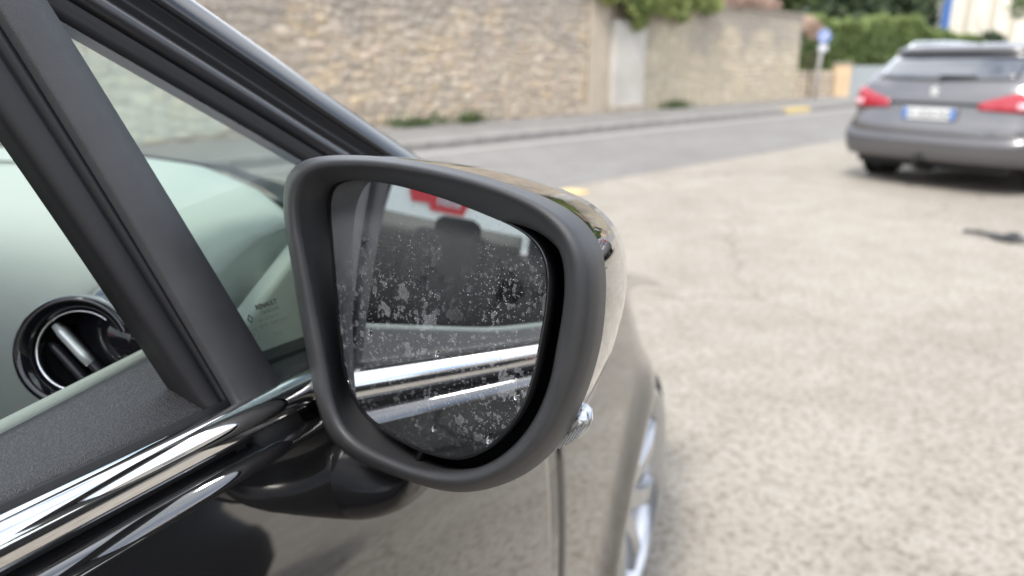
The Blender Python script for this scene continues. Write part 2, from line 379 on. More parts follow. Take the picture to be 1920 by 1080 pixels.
kv = prism([W(0, 8.75, -.02), W(.985, 8.75, -.02), W(.985, 8.995, -.02), W(0, 8.995, -.02)], (0, 0, .14))
k0 = None
for i in range(-8, 27):
    if k0 is None: k0 = mesh('kerb_stone', *kv, M['kerb'], kerb, smooth=False, bevel=.015); o = k0
    else: o = k0.copy(); COL.objects.link(o)
    o.location = W(i, 0, random.uniform(-.006, .006))
mesh('kerb_marking', *prism([W(18.6, 8.74, -.01), W(20.0, 8.74, -.01), W(20.0, 9.0, -.01), W(18.6, 9.0, -.01)], (0, 0, .136)), M['yellow'], smooth=False, kind='structure')

# stone walls ------------------------------------------------------
def stone_shape():
    # a block with a bulged, uneven front: 4x4 front grid drawn in and sides
    P = []
    for i, u in enumerate((-.5, -.36, 0, .36, .5)):
        row = []
        for j, v in enumerate((-.5, -.34, 0, .34, .5)):
            e = max(abs(u), abs(v)) > .45
            cu = u*(1-.16*(abs(v) > .45))+random.uniform(-.035, .035); cv = v*(1-.16*(abs(u) > .45))+random.uniform(-.05, .05)
            row.append((cu, cv, random.uniform(.0, .12) if e else random.uniform(.55, 1.0)))
        P.append(row)
    v, f = grid(P); return v, f
STONES = [stone_shape() for _ in range(14)]
tmpl = []
for v, f in STONES:
    me = bpy.data.meshes.new('stone'); me.from_pydata([(x, -z, y) for x, y, z in v], [], [q for q in f]); me.update()
    me.polygons.foreach_set('use_smooth', [True]*len(me.polygons)); me.materials.append(M['stone']); tmpl.append(me)
tmpl2 = []
for me in tmpl:
    m2_ = me.copy(); m2_.materials[0] = M['stonepale']; tmpl2.append(m2_)
def stone_wall(d0, d1, n, height, label, sw, sh, n_parts, view, relief, rough=1, mats=('stone', 'stonemass')):
    cx = (d0+d1)/2; root = thing('stone_wall', label, 'wall', W(cx, n+.2, 0), rad(45))
    L = d1-d0
    box('wall_core', (0, .02, height/2-.1), (L, .4, height+.2), M['mortar'], root)
    cells = []; z = .02
    while z < height-.04:
        h = random.uniform(*sh); h = min(h, height-z); x = -L/2
        while x < L/2-.05:
            ww = min(random.uniform(*sw), L/2-x)
            if ww > .08:
                if h > sh[0]*1.35 and random.random() < .25:
                    cells += [(x, z, ww, h*.5), (x, z+h*.5, ww, h*.5)]
                else: cells.append((x, z+random.uniform(-.012, .012), ww, h))
            x += ww
        z += h
    rank = sorted(range(len(cells)), key=lambda i: view(cells[i][0]+cx, cells[i][1]))
    part = set(rank[:n_parts]); V, Fa, T = [], [], []; cnt = 0
    for i, (x, z, ww, h) in enumerate(cells):
        k = random.randrange(14); fl = random.choice((-1, 1)); a = random.uniform(-.2, .2)*rough; dp = relief*random.uniform(.6, 1.4)
        c = Vector((x+ww/2, -.178, z+h/2+rough*(.055*math.sin(x*2.3+z*3)+.04*math.sin(x*5.1-z*4)+random.uniform(-.025, .025)))); q_ = random.uniform(.88, 1.14); sx, sz = ww*(.96+.0*q_), h*.97*(1+rough*(q_-1))
        if i in part:
            o = bpy.data.objects.new('stone', tmpl[k] if mats[0] == 'stone' else tmpl2[k]); COL.objects.link(o); o.parent = root
            o.location = c; o.scale = (sx*fl, dp, sz); o.rotation_euler = (0, a, 0)
        else:
            vs, fs = STONES[k]; ca, sa = math.cos(a), math.sin(a); b = len(V)
            for u, v, q in vs:
                X, Z = u*sx, v*sz; V.append((c.x+X*ca+Z*sa, c.y-q*dp, c.z-X*sa+Z*ca))
            Fa += [tuple(b+t for t in q) for q in fs]; T += [random.random()]*len(vs)
    if V: mesh('stones', V, Fa, M[mats[1]], root, tint=T, kind='stuff')
    return root
vis = lambda d, z: (abs(d-4.5) if d > 1.2 else 30-d) + (40 if z > 2.1+.0*d else 0)
stone_wall(-14, 13.75, 11.3, 2.78, 'long tan rubble stone wall behind the pavement, left of the pale pillar', (.13, .34), (.10, .19), 300, vis, .032)
stone_wall(15.75, 24.6, 11.3, 2.70, 'smoother beige stone wall right of the pale pillar, ending by the hedge', (.16, .42), (.11, .2), 300, lambda d, z: d+z*.1, .022, .5, ('stonepale', 'stonepalemass'))
t = thing('wall_capping', 'pinkish coping stones along the top of the smoother beige wall', 'coping', W(20.2, 11.5, 2.7), rad(45))
for i in range(9): box('coping_stone', (-4.45+.99*i+.49, 0, .035), (.975, .5, .07), M['cap'], t, bevel=.01)
t = thing('wall_capping', 'grey coping stones on top of the long rubble wall', 'coping', W(-.1, 11.5, 2.78), rad(45))
for i in range(28): box('coping_stone', (-13.85+.99*i+.49, 0, .035), (.975, .5, .07), M['cap'], t, bevel=.01)
t = thing('wall_pillar', 'pale rendered pillar between the two stretches of stone wall', 'pillar', W(14.75, 11.4, 0), rad(45))
box('pillar_side', (-.62, .08, 1.36), (.72, .46, 2.76), M['mortar'], t, bevel=.02)
box('pillar_face', (.36, -.06, 1.10), (1.22, .46, 2.2), M['render_pale'], t, bevel=.02)
box('pillar_back', (.36, .11, 1.37), (1.22, .4, 2.74), M['mortar'], t, bevel=.02)
box('footing', (.36, -.10, .14), (1.24, .5, .28), M['cap'], t, bevel=.03)
t = thing('stone_wall', 'rendered garden wall closing the side street beyond the hedge', 'wall', (30, 33, 0), rad(0))
box('wall_core', (0, 0, .5), (12, .3, 1.0), M['render_pale'], t); box('wall_cap', (0, 0, 1.03), (12.1, .4, .06), M['cap'], t)

# leaves -----------------------------------------------------------
def leaves(pts, size, droop=.3, aspect=.6, bright=None):
    n = len(pts); pts = np.asarray(pts, float)
    a = rng.normal(size=(n, 3)); a /= np.linalg.norm(a, axis=1)[:, None]; a[:, 2] -= droop; a /= np.linalg.norm(a, axis=1)[:, None]
    b = rng.normal(size=(n, 3)); b -= (b*a).sum(1)[:, None]*a; b /= np.linalg.norm(b, axis=1)[:, None]
    nn = np.cross(a, b)
    s = size*rng.uniform(.6, 1.35, n)[:, None]
    v = np.stack([pts, pts+a*s*.5+b*s*aspect*.5+nn*s*.06, pts+a*s, pts+a*s*.5-b*s*aspect*.5+nn*s*.06], 1).reshape(-1, 3)
    f = np.arange(4*n).reshape(n, 4)
    t = np.repeat(np.clip((rng.random(n) if bright is None else bright+rng.normal(0, .18, n)), 0, 1), 4)
    return v, f, t
def foliage(name, pts, size, m, parent, bright=None, **k):
    v, f, t = leaves(pts, size, bright=bright, **k)
    return mesh(name, v, f, m, parent, smooth=False, tint=t, kind='stuff')
def blobs(cs, n):               # points through a set of overlapping lumps (x, y, z, rx, ry, rz)
    out, br = [], []
    wts = np.array([c[3]*c[4]*c[5] for c in cs])**.7; wts /= wts.sum()
    for c, k in zip(cs, (wts*n).astype(int)):
        d = rng.normal(size=(k, 3)); d /= np.linalg.norm(d, axis=1)[:, None]; r = rng.uniform(.45, 1.05, k)**.6
        out.append(np.array(c[:3])+d*r[:, None]*np.array(c[3:6])); br.append(np.clip(rng.uniform(.1, .75)+0*d[:, 2], 0, 1))
    return np.concatenate(out), np.concatenate(br)
def trunk(root, h, r, lean=(0, 0), limbs=5, spread=1.0, m='bark'):
    pts = [(lean[0]*t_, lean[1]*t_, h*t_) for t_ in (0, .25, .5, .75, 1)]
    parts = [tube(pts, [r*1.25, r, r*.8, r*.6, r*.35])]
    for i in range(limbs):
        a = random.uniform(0, 6.28); z0 = h*random.uniform(.45, .85); L = spread*random.uniform(.6, 1)
        p0 = Vector((lean[0]*z0/h, lean[1]*z0/h, z0)); d = Vector((math.cos(a), math.sin(a), random.uniform(.5, 1.0)))
        parts.append(tube([p0, p0+d*L*.4, p0+d*L*.75+Vector((0, 0, .1*L)), p0+d*L+Vector((0, 0, .3*L))], [r*.45, r*.35, r*.22, r*.1], 7))
    return mesh('trunk', *merge(parts), M[m], root)
def broad_tree(loc, h, cr, label, leaf='midleaf', n=5000, size=.22, name='broadleaf_tree', group=None):
    root = thing(name, label, 'tree', loc, group=group); trunk(root, h*.7, .05*h*.35+.04, (random.uniform(-.3, .3), random.uniform(-.3, .3)), 6, cr*.8)
    cs = []
    for _ in range(13):
        a = random.uniform(0, 6.28); rr = cr*random.uniform(.1, .72); s = cr*random.uniform(.32, .5)
        cs.append((rr*math.cos(a), rr*math.sin(a), h*random.uniform(.42, .9), s, s, s*.8))
    p, b = blobs(cs, n); foliage('crown', p, size, M[leaf], root, bright=b)
    return root
def conifer(loc, h, r, label, leaf='darkleaf', n=6000, group=None):
    root = thing('conifer_tree', label, 'tree', loc, group=group); trunk(root, h*.9, .16, (.1, 0), 0)
    cs = []
    for i in range(26):
        t_ = i/25; a = i*2.4; rr = r*(1-t_)**.8*.62
        cs.append((rr*math.cos(a), rr*math.sin(a), .8+t_*(h-1.2), r*(.42*(1-t_)+.13), r*(.42*(1-t_)+.13), h*.06))
    p, b = blobs(cs, n); foliage('crown', p, .40, M[leaf], root, bright=b, droop=.5)
    return root

# climber hanging over the wall and the pillar
root = thing('climbing_plant', 'green leafy creeper hanging over the pale pillar and wall top', 'creeper', W(15.0, 11.35, 2.75), rad(45))
st = []
for i in range(11):
    x = random.uniform(-1.2, 1.6); st.append(tube([(x, .2, .05), (x+.05, -.32, .12), (x+.1*random.random(), -.42, -.2), (x+random.uniform(-.1, .1), -.34, -.7)], [.014, .012, .008, .004], 5))
mesh('stem', *merge(st), M['bark'], root)
cs = [(.5, -.35, .05, .7, .25, .35), (-.35, -.36, .15, .6, .22, .3), (1.3, -.32, .15, .6, .2, .3), (-.9, -.1, .5, .7, .5, .5), (.1, -.15, .45, .8, .55, .5), (1.2, -.1, .4, .8, .5, .45), (.15, -.38, -.1, .5, .22, .4), (.25, -.38, -.38, .30, .16, .36), (.0, -.38, -.05, .45, .18, .42), (2.1, -.1, .35, .8, .4, .4), (1.9, -.28, -.05, .4, .15, .32), (2.25, -.28, -.2, .22, .12, .3), (2.9, -.2, .15, .6, .3, .3), (3.6, -.25, .05, .5, .2, .25), (1.3, -.36, -.1, .4, .15, .3), (-.8, -.25, .0, .35, .15, .22)]
p, b = blobs(cs, 9500); foliage('leaves', p, .14, M['ivy'], root, bright=b, droop=.7)
root = thing('dry_creeper', 'dry pinkish brown creeper lying along the beige wall top', 'creeper', W(19.5, 11.45, 2.78), rad(45))
mesh('stem', *merge([tube([(-2.4, 0, .0), (-.8, .05, .12), (.9, -.05, .08), (3.6, 0, .1)], .02, 6)]), M['bark'], root)
cs = [(-2.2+.75*i, random.uniform(-.1, .1), .12+.1*random.random(), .55, .26, .22) for i in range(8)]
p, b = blobs(cs, 2600); foliage('leaves', p, .12, M['dryleaf'], root, bright=b)
for i, (d, lab) in enumerate(((13.0, 'leafy tree overhanging the wall left of the pale pillar'), (17.0, 'leafy tree standing behind the beige stone wall'))):
    broad_tree(W(d, 13.6+i, 0), 5.2, 1.7, lab, n=3500, size=.2)
# weeds at the wall foot
for i, (d, s, lab) in enumerate(((8.6, .9, 'low green weeds at the foot of the rubble wall'), (9.9, .5, 'small tuft of weeds right of the low weeds by the rubble wall'), (17.1, .8, 'dark weeds at the foot of the beige wall'))):
    pts = np.stack([rng.normal(0, s*.38, 320), rng.normal(0, .06, 320), np.abs(rng.normal(0, .07, 320))], 1)
    v, f, tt = leaves(pts, .11, droop=-.9, aspect=.3)
    o = mesh('weed_clump', v, f, M['weed'], None, smooth=False, tint=tt); o.location = W(d, 11.05, .11); o.rotation_euler = (0, 0, rad(45)); tag(o, lab, 'weeds'); o['kind'] = 'stuff'

# far end of the road: low wall, gate, hedge, sign, trees, house ----------
T = 27.0
def far(px, y=T): return (px-960)/1390*(y*.957+.3)
root = thing('low_stone_wall', 'low brown stone wall under the clipped hedge', 'wall', (far(1536), T*1.03, 0), 0)
box('wall_core', (0, .15, .48), (2.2, .3, 1.0), M['mortar'], root)
V, Fa, TT = [], [], []
z = 0
while z < .9:
    x = -1.1
    while x < 1.05:
        ww = min(random.uniform(.15, .35), 1.1-x); vs, fs = random.choice(STONES); b = len(V)
        V += [(x+ww/2+u*ww*.95, -q*.04, z+.08+v*.15) for u, v, q in vs]; Fa += [tuple(b+i for i in q) for q in fs]; TT += [random.choice((.25, .68, .1))]*len(vs); x += ww
    z += .165
mesh('stones', V, Fa, M['stonemass'], root, tint=TT, kind='stuff')
o = thing('gate_post', 'ochre rendered gate post beside the grey gate', 'post', (far(1592), T*1.03, 0))
box('shaft', (0, 0, .6), (.52, .4, 1.2), M['ochre'], o, bevel=.02); box('cap', (0, 0, 1.23), (.6, .48, .07), M['cap'], o, bevel=.01)
root = thing('grey_gate', 'grey metal gate of vertical boards right of the ochre post', 'gate', (far(1655), T*1.03, 0))
for i in range(12): box('board', (-.82+.15*i, 0, .6), (.144, .03, 1.12), M['gategrey'], root)
box('rail', (0, .03, .25), (1.84, .04, .08), M['gategrey'], root); box('rail', (0, .03, .98), (1.84, .04, .08), M['gategrey'], root)
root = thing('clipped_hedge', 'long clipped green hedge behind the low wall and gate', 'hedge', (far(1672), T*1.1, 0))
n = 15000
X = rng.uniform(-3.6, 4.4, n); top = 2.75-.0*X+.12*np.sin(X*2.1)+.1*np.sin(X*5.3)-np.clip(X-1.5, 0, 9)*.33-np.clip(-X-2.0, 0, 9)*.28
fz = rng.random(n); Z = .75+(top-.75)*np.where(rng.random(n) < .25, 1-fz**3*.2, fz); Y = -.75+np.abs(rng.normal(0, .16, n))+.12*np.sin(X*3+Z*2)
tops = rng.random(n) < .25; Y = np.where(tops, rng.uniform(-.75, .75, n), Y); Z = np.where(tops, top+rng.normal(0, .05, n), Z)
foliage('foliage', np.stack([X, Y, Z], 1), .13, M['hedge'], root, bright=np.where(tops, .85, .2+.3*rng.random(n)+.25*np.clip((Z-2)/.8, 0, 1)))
mesh('stem', *merge([tube([(x, .0, 0), (x+.05, 0, .7), (x, 0, 1.7)], [.05, .04, .02], 6) for x in np.arange(-3.2, 4, .8)]), M['bark'], root)
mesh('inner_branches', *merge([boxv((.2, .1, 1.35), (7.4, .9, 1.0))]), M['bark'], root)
root = thing('road_sign', 'small blue and white road sign on a grey pole', 'sign', (far(1536, 25), 25.4, .1))
mesh('pole', *tube([(0, 0, 0), (0.04, 0, 1.2), (.08, 0, 2.2)], .06, 12), M['galv'], root)
v, f = lathe([(0, -.012), (.21, -.012), (.22, 0), (.21, .012), (0, .012)], (.08, -.06, 1.98), (0, 1, 0), 32); mesh('sign_face', v, f, M['signblue'], root, smooth=False)
mesh('sign_bar', *boxv((.08, -.078, 1.98), (.07, .008, .34), Matrix.Rotation(rad(40), 3, 'Y')), M['signwhite'], root, smooth=False)
box('sign_panel', (.08, -.06, 1.62), (.3, .02, .2), M['signwhite'], root)
root = thing('flowering_shrub', 'pink flowering shrub peeping out at the end of the stone wall', 'shrub', (far(1515, 27), 27.0, 0))
trunk(root, 1.7, .04, limbs=3, spread=.5); p, b = blobs([(0, 0, 2.3, .3, .25, .25), (-.25, 0, 2.55, .3, .2, .25)], 500); foliage('crown', p, .12, M['dryleaf'], root, bright=b+.2)
g = 'dark trees rising behind the hedge'
for i, (px, y, h, r, k) in enumerate(((1375, 38, 8, 1.9, 0), (1440, 35, 6, 1.8, 1), (1520, 42, 11, 2.0, 0), (1585, 40, 10, 1.7, 0), (1640, 44, 12, 2.0, 0), (1690, 41, 10, 1.7, 0), (1715, 55, 12, 1.8, 0), (1310, 36, 7, 2.1, 1), (1480, 48, 9, 2.8, 1), (1560, 52, 10, 3.0, 1))):
    labs = ['dark conifer behind the far end of the beige wall', 'brownish broad tree behind the beige wall end', 'tall conifer above the blue road sign', 'conifer above the ochre gate post', 'tallest conifer behind the middle of the hedge', 'conifer left of the blue edged house', 'conifer just beside the blue edge of the house', 'broad tree over the middle of the beige wall', 'wide leafy tree behind the tall conifer near the road sign', 'widest leafy tree farthest behind the hedge']
    if k: broad_tree((far(px, y), y, 0), h, r, labs[i], n=4200, size=.42)
    else: conifer((far(px, y), y, 0), h, r, labs[i], n=4800)
for px, y, h, r, lab, lf in ((1860, 36, 2.75, 1.0, 'round dark green bush in front of the cream house', 'darkleaf'), (1935, 40, 7, 1.6, 'leafy tree right of the cream house', 'midleaf'), (1800, 33, 1.7, .7, 'low bush between hedge end and cream house', 'hedge')):
    broad_tree((far(px, y), y, 0), h, r, lab, leaf=lf, n=3500, size=.2, name='round_bush' if h < 5 else 'broadleaf_tree')
HY = 47
root = thing('cream_house', 'cream rendered house with a blue edge board beyond the hedge', 'house', (far(1832, HY), HY, 0))
box('wall', (0, 3, 3.2), (4.7, 6, 6.4), M['cream'], root)
box('edge_board', (-2.58, -.06, 3.2), (.42, .3, 6.4), M['bluepaint'], root)
for x in (-1.25, .25, 1.5): box('pilaster', (x, -.06, 3.2), (.28, .1, 6.4), M['creamdark'], root, bevel=.02)
v, f = prism([(-2.7, -.4, 6.4), (2.7, -.4, 6.4), (0, -.4, 7.7)], (0, 6.8, 0)); mesh('roof', v, f, M['tile'], root, smooth=False)
# what the mirror and the paintwork see beside and behind the camera
root = thing('town_house', 'beige rendered house across the car park, behind the viewer', 'house', (2, -19, 0))
box('wall', (0, 0, 3), (16, 6, 6), M['cream'], root); v, f = prism([(-8.4, -3.5, 6), (-8.4, 3.5, 6), (-8.4, 0, 7.8)], (16.8, 0, 0)); mesh('roof', v, f, M['tile'], root, smooth=False)
for i in range(5):
    for z in (1.5, 4.3):
        fr = box('window', (-6.2+3.1*i, 3.0, z), (1.1, .12, 1.5), M['white'], root); box('pane', (-6.2+3.1*i, 3.05, z), (.94, .06, 1.34), M['blackglass'], fr)
for x, y, h, lab in ((17, 3, 6.5, 'first roadside tree right of the view'), (19, -3, 7.5, 'second roadside tree right of the view'), (15.5, -8, 6.5, 'third roadside tree right of the view'), (-17, -6, 7, 'tree standing left behind the black car'), (22, 7, 8, 'fourth roadside tree right of the view')):
    broad_tree((x, y, 0), h, 2.4, lab, leaf='darkleaf', n=2600, size=.42)
root = thing('clipped_hedge', 'dark hedge along the right edge of the car park', 'hedge', (13.5, -2, 0), rad(90))
n = 9000; X = rng.uniform(-8, 8, n); Z = rng.uniform(0, 1.5, n); Y = np.abs(rng.normal(0, .2, n)); 
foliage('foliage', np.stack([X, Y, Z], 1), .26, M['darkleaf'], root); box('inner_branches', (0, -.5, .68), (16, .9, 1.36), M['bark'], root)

# ------------------------------------------------------------------ wheels
def make_wheel(parent, c, sx, R, r, width, spokes=5):
    c = Vector(c); ax = (sx, 0, 0)      # outward axis
    h = width/2
    wh = mesh('wheel', *lathe([(r*.9, -h*.6), (r*.94, -h*.8), (r*.94, h*.2), (r*.97, h*.80), (r*1.0, h*.97), (r*.96, h*.95), (r*.92, h*.60), (r*.90, h*.1), (r*.88, -h*.3)], c, ax, 56), M['alloy'], parent)
    prof = [(r*.96, -h*.72), (r*1.02, -h*.9), (R*.93, -h*.98), (R*.985, -h*.85), (R, -h*.5), (R, h*.5), (R*.985, h*.78), (R*.95, h*.86), (r*1.03, h*.90), (r*.99, h*.86)]
    mesh('tyre', *lathe(prof, c, ax, 56), M['tyre'], wh)
    mesh('brake_disc', *lathe([(0, -h*.2), (r*.62, -h*.2), (r*.62, -h*.1), (0, -h*.1)], c, ax, 32), M['reflector'], wh)
    mesh('hub', *lathe([(.0, h*.66), (.03, h*.65), (.07, h*.55), (.075, h*.1)], c, ax, 28), M['alloy'], wh)
    for k in range(spokes):
        a = 2*math.pi*k/spokes+.3; u = Vector((0, math.cos(a), math.sin(a))); v = Vector((0, -math.sin(a), math.cos(a))); o = Vector(ax)
        rings = []
        for q, wd, hh in ((.05, .034, .70), (.35, .026, .80), (.7, .026, .84), (1.0, .042, .80)):
            p = c+u*(.05+(r*.93-.05)*q); rings.append([p+v*wd+o*h*(hh-.25), p+v*wd*.7+o*h*hh, p-v*wd*.7+o*h*hh, p-v*wd+o*h*(hh-.25)])
        mesh('spoke', *loft(rings), M['alloy'], wh, bevel=.003)
    return wh

# ------------------------------------------------------------------ grey estate car
EX = dict(z=[.245, .28, .36, .50, .60, .66, .70, .80, .90, .96, 1.02, 1.06, 1.18, 1.29, 1.33, 1.345, 1.372, 1.403, 1.42, 1.43],
          w=[.80, .86, .89, .902, .905, .905, .902, .902, .897, .888, .872, .855, .785, .715, .690, .685, .665, .615, .50, .30],
          yr=[.12, .05, .02, .01, .015, .03, .05, .06, .075, .09, .12, .15, .27, .375, .385, .36, .365, .43, .56, .9],
          yf=[4.45, 4.52, 4.57, 4.58, 4.56, 4.52, 4.50, 4.42, 4.25, 3.85, 3.45, 3.25, 2.9, 2.55, 2.42, 2.36, 2.26, 2.12, 1.95, 1.6])
def ev(k, z): return float(np.interp(z, EX['z'], EX[k]))
def epoint(a, z, off=0):        # a in -1..1 runs round the tail, beyond that along the sides
    w_, yr = ev('w', z)+off, ev('yr', z)-off; D = .30; n = 3.2; s = 1 if a >= 0 else -1; q = abs(a)
    if q <= 1:
        t_ = q*math.pi/2; x = w_*math.sin(t_)**(2/n); y = yr+D*(1-max(math.cos(t_), 0)**(2/n))
    else: x = w_; y = yr+D+(q-1)*1.0
    return Vector((s*x, y, z))
def a_of_x(x, z): 
    q = min(abs(x)/ev('w', z), 1); return math.copysign(math.asin(q**(3.2/2))/(math.pi/2), x)
def epatch(name, a0, a1, lo, hi, off, m, parent, na=24, nz=5, depth=.03, byx=False, rnd=0, **p):
    G = []
    for a in np.linspace(a0, a1, na):
        col = []
        for k in np.linspace(0, 1, nz):
            z = lo(a)+(hi(a)-lo(a))*k; aa = a_of_x(a, z) if byx else a
            col.append(epoint(aa, z, off-(rnd*max(0, (k-.62)/.38)**2 if rnd else 0)))
        G.append(col)
    # closed rim behind the face
    A = [[epoint((a_of_x(a, z) if byx else a), z, off-depth) for z in (lo(a), hi(a))] for a in np.linspace(a0, a1, na)]
    v1, f1 = grid(G); nb = len(v1)
    back = []
    v = list(v1); 
    for i in range(na): v += A[i]
    f = list(f1)
    for i in range(na-1):
        f.append((i*nz, nb+2*i, nb+2*i+2, (i+1)*nz)); f.append((i*nz+nz-1, (i+1)*nz+nz-1, nb+2*i+3, nb+2*i+1))
    f.append(tuple([k for k in range(nz)]+[nb+1, nb])); f.append(tuple([(na-1)*nz+k for k in range(nz-1, -1, -1)]+[nb+2*na-2, nb+2*na-1]))
    return mesh(name, v, f, m, parent, **p)
def build_estate(label, loc, rz):
    root = thing('estate_car', label, 'car', loc, rz)
    rings = []
    for z in sorted(set(list(EX['z'])+list(np.linspace(.9, 1.425, 24)))):
        r = [epoint(a, z) for a in np.linspace(-1, 1, 37)]
        w_, yr, yf = ev('w', z), ev('yr', z), ev('yf', z)
        ys = np.linspace(yr+.30, yf-.6, 7)[1:]
        r += [Vector((w_, y, z)) for y in ys]
        r += [Vector((w_*math.cos(t_)**.75, yf-.6+.6*math.sin(t_)**.75, z)) for t_ in np.linspace(0, math.pi/2, 10)[1:]]
        r += [Vector((-w_*math.cos(t_)**.75, yf-.6+.6*math.sin(t_)**.75, z)) for t_ in np.linspace(math.pi/2, 0, 10)[1:]]
        r += [Vector((-w_, y, z)) for y in ys[::-1]][1:]
        rings.append(r)
    mesh('body', *loft(rings), M['grey_paint'], root)
    F = lambda c: (lambda a: c)
    epatch('rear_window', -.66, .66, lambda x: 1.06+.02*(abs(x)/.66)**3, lambda x: 1.302-.012*(abs(x)/.66)**2, .006, M['blackglass'], root, byx=True)
    epatch('spoiler_shadow_strip', -.60, .60, F(1.309), F(1.331), .004, M['rubber'], root, byx=True)
    epatch('tailgate_trim', -.44, .44, F(.832), F(.858), .014, M['rubber'], root, byx=True)
    low = lambda x: .285; hib = lambda x: .545+.125*min(abs(x)/.86, 1)**5
    epatch('bumper', -1.28, 1.28, F(.29), lambda a: .545+.13*min(abs(a), 1)**4, .045, M['grey_bumper'], root, na=60, nz=16, rnd=.04)
    epatch('bumper_lip', -.95, .95, F(.25), F(.30), .012, M['rubber'], root, na=30)
    for s in (-1, 1):
        lt = epatch('tail_light', s*.20, s*1.24, lambda a: .782+.05*max(0, .5-abs(a)), lambda a: .862+.13*min(max((abs(a)-.20)/.45, 0), 1)**.8, .016, M['red'], root, na=24)
        epatch('light_insert', s*.52, s*1.12, F(.815), lambda a: .868, .021, M['redpale'], lt, na=16)
        epatch('fog_reflector', s*.62, s*.98, F(.335), lambda a: .39, .036, M['red'], root, na=14)
        # side windows
        for a0, a1 in ((1.08, 1.72), (1.76, 2.62)):
            epatch('side_window', s*a0, s*a1, F(1.06), lambda a: 1.30-.10*max(0, abs(a)-2.2)-.25*max(0, 1.25-abs(a)), .005, M['blackglass'], root, na=18)
        rl = [epoint(s*1.0, 1.44, .0)+Vector((0, .2, .03))]
        rl = [(s*.60, y, 1.41+dz) for y, dz in ((.62, -.015), (.72, .03), (1.4, .045), (2.0, .035), (2.1, -.02))]
        mesh('roof_rail', *tube(rl, .016, 8), M['reflector'], root)
        for y in (.86, 3.47): 
            make_wheel(root, (s*.805, y, .325), s, .325, .215, .215)
            mesh('arch_shade_disc', *lathe([(.0, 0), (.37, 0), (.385, .012), (.36, .014), (.0, .014)], (s*.895, y, .335), (s, 0, 0), 40), M['rubber'], root)  # dark disc drawn in place of the open, shaded arch
        mesh('door_mirror', *loft([[Vector((s*(.86+.1*q), 3.0+dy*k, 1.0+dz*k)) for dy, dz in ((-.07, -.05), (.07, -.05), (.08, .05), (-.07, .06))] for q, k in ((0, .5), (.6, 1), (1.6, 1), (2.2, .7))]), M['grey_paint'], root, bevel=.01)
    for x, a in ((0, 0),):
        zc = .747; y = ev('yr', zc)-.03
        pl = box('number_plate', (0, y, zc), (.52, .012, .112), M['plate'], root, bevel=.003)
        for s in (-1, 1): box('plate_band', (s*.236, y-.007, zc), (.044, .004, .104), M['plateblue'], pl)
        textobj('EC-024-NG', (0, y-.008, zc-.036), (1, 0, 0), (0, 0, 1), .098, M['ink'], pl, align='CENTER', name='plate_lettering')
    # lion-like upright emblem
    ye = ev('yr', .965)-.012
    em = [(-.02, -.05), (.0, -.03), (.022, -.055), (.03, -.02), (.024, .01), (.05, .02), (.03, .035), (.012, .03), (.016, .055), (-.012, .062), (-.03, .04), (-.045, .02), (-.024, .01), (-.034, -.02)]
    mesh('emblem', *prism([(x*1.1, ye, .945+z*1.1) for x, z in em], (0, .014, 0)), M['tip'], root, smooth=False)
    yw = ev('yr', 1.09)-.02
    mesh('wiper', *merge([tube([(.0, yw, 1.055), (.14, yw+.005, 1.08), (.30, yw+.03, 1.09)], [.024, .014, .01], 8), boxv((.16, yw+.0, 1.10), (.34, .02, .02))]), M['rubber'], root)
    mesh('antenna', *tube([(0.12, .62, 1.41), (.12, .56, 1.47), (.12, .42, 1.67)], [.012, .006, .003], 6), M['rubber'], root)
    mesh('tow_bar', *merge([tube([(-.03, .16, .22), (-.03, .0, .21), (-.03, -.07, .24), (-.03, -.07, .29)], .022, 10), lathe([(0, .05), (.03, .02), (.03, -.02), (0, -.045)], (-.03, -.07, .31), (0, 0, 1), 16)]), M['rubber'], root)
    box('tow_bracket', (-.03, .2, .22), (.09, .18, .12), M['rubber'], root, bevel=.01)
    box('underfloor', (0, 2.2, .235), (1.5, 4.1, .06), M['rubber'], root)
    return root
ER = rad(-55)
est = build_estate('dark grey estate car parked tail-on at the right, red tail lights', (4.14, 7.58, 0), ER)
other = dupe(est); other['label'] = 'unseen black estate car added beside the viewer to darken the reflections'
def cw(r, s): return Vector(((r-.352)*math.cos(rad(24))+s*math.sin(rad(24)), -(r-.352)*math.sin(rad(24))+s*math.cos(rad(24)), 0))
other.location = cw(2.75, -2.5); other.rotation_euler = (0, 0, rad(-24))  # out-of-view car, added to darken the door and chrome reflections
for ch in other.children_recursive:
    for sl in ch.material_slots:
        if sl.material in (M['grey_paint'], M['grey_bumper'], M['blackglass']): sl.link = 'OBJECT'; sl.material = M['dull']  # dull finish keeps the added car's paint and windows from glinting

# white van seen through the far window in the mirror
root = thing('white_van', 'white van with a red sign, seen only inside the mirror', 'van', (-7.0, -1.2, 0), rad(90))
v, f = loft([[Vector((x, y, z)) for y, z in ((-.95, .35), (.95, .35), (.97, 1.2), (.85, 2.3), (.7, 2.45), (-.7, 2.45), (-.85, 2.3), (-.97, 1.2))] for x in (-2.6, 2.0)]+[[Vector((2.75, y*.95, .35+(z-.35)*.45)) for y, z in ((-.95, .35), (.95, .35), (.97, 1.2), (.85, 2.3), (.7, 2.45), (-.7, 2.45), (-.85, 2.3), (-.97, 1.2))]])
mesh('body', v, f, M['white'], root, smooth=False, bevel=.05)
mesh('windscreen', *prism([(2.06, -.78, 2.2), (2.06, .78, 2.2), (2.7, .8, 1.35), (2.7, -.8, 1.35)], (.03, 0, .02)), M['blackglass'], root, smooth=False)
for x in (-1.6, 1.75):
    for s in (-1, 1):
        vw, fw = lathe([(0, -.1), (.34, -.1), (.34, .08), (.2, .1), (0, .06)], (x, s*.9, .34), (0, s, 0), 32); mesh('wheel', vw, fw, M['tyre'], root)
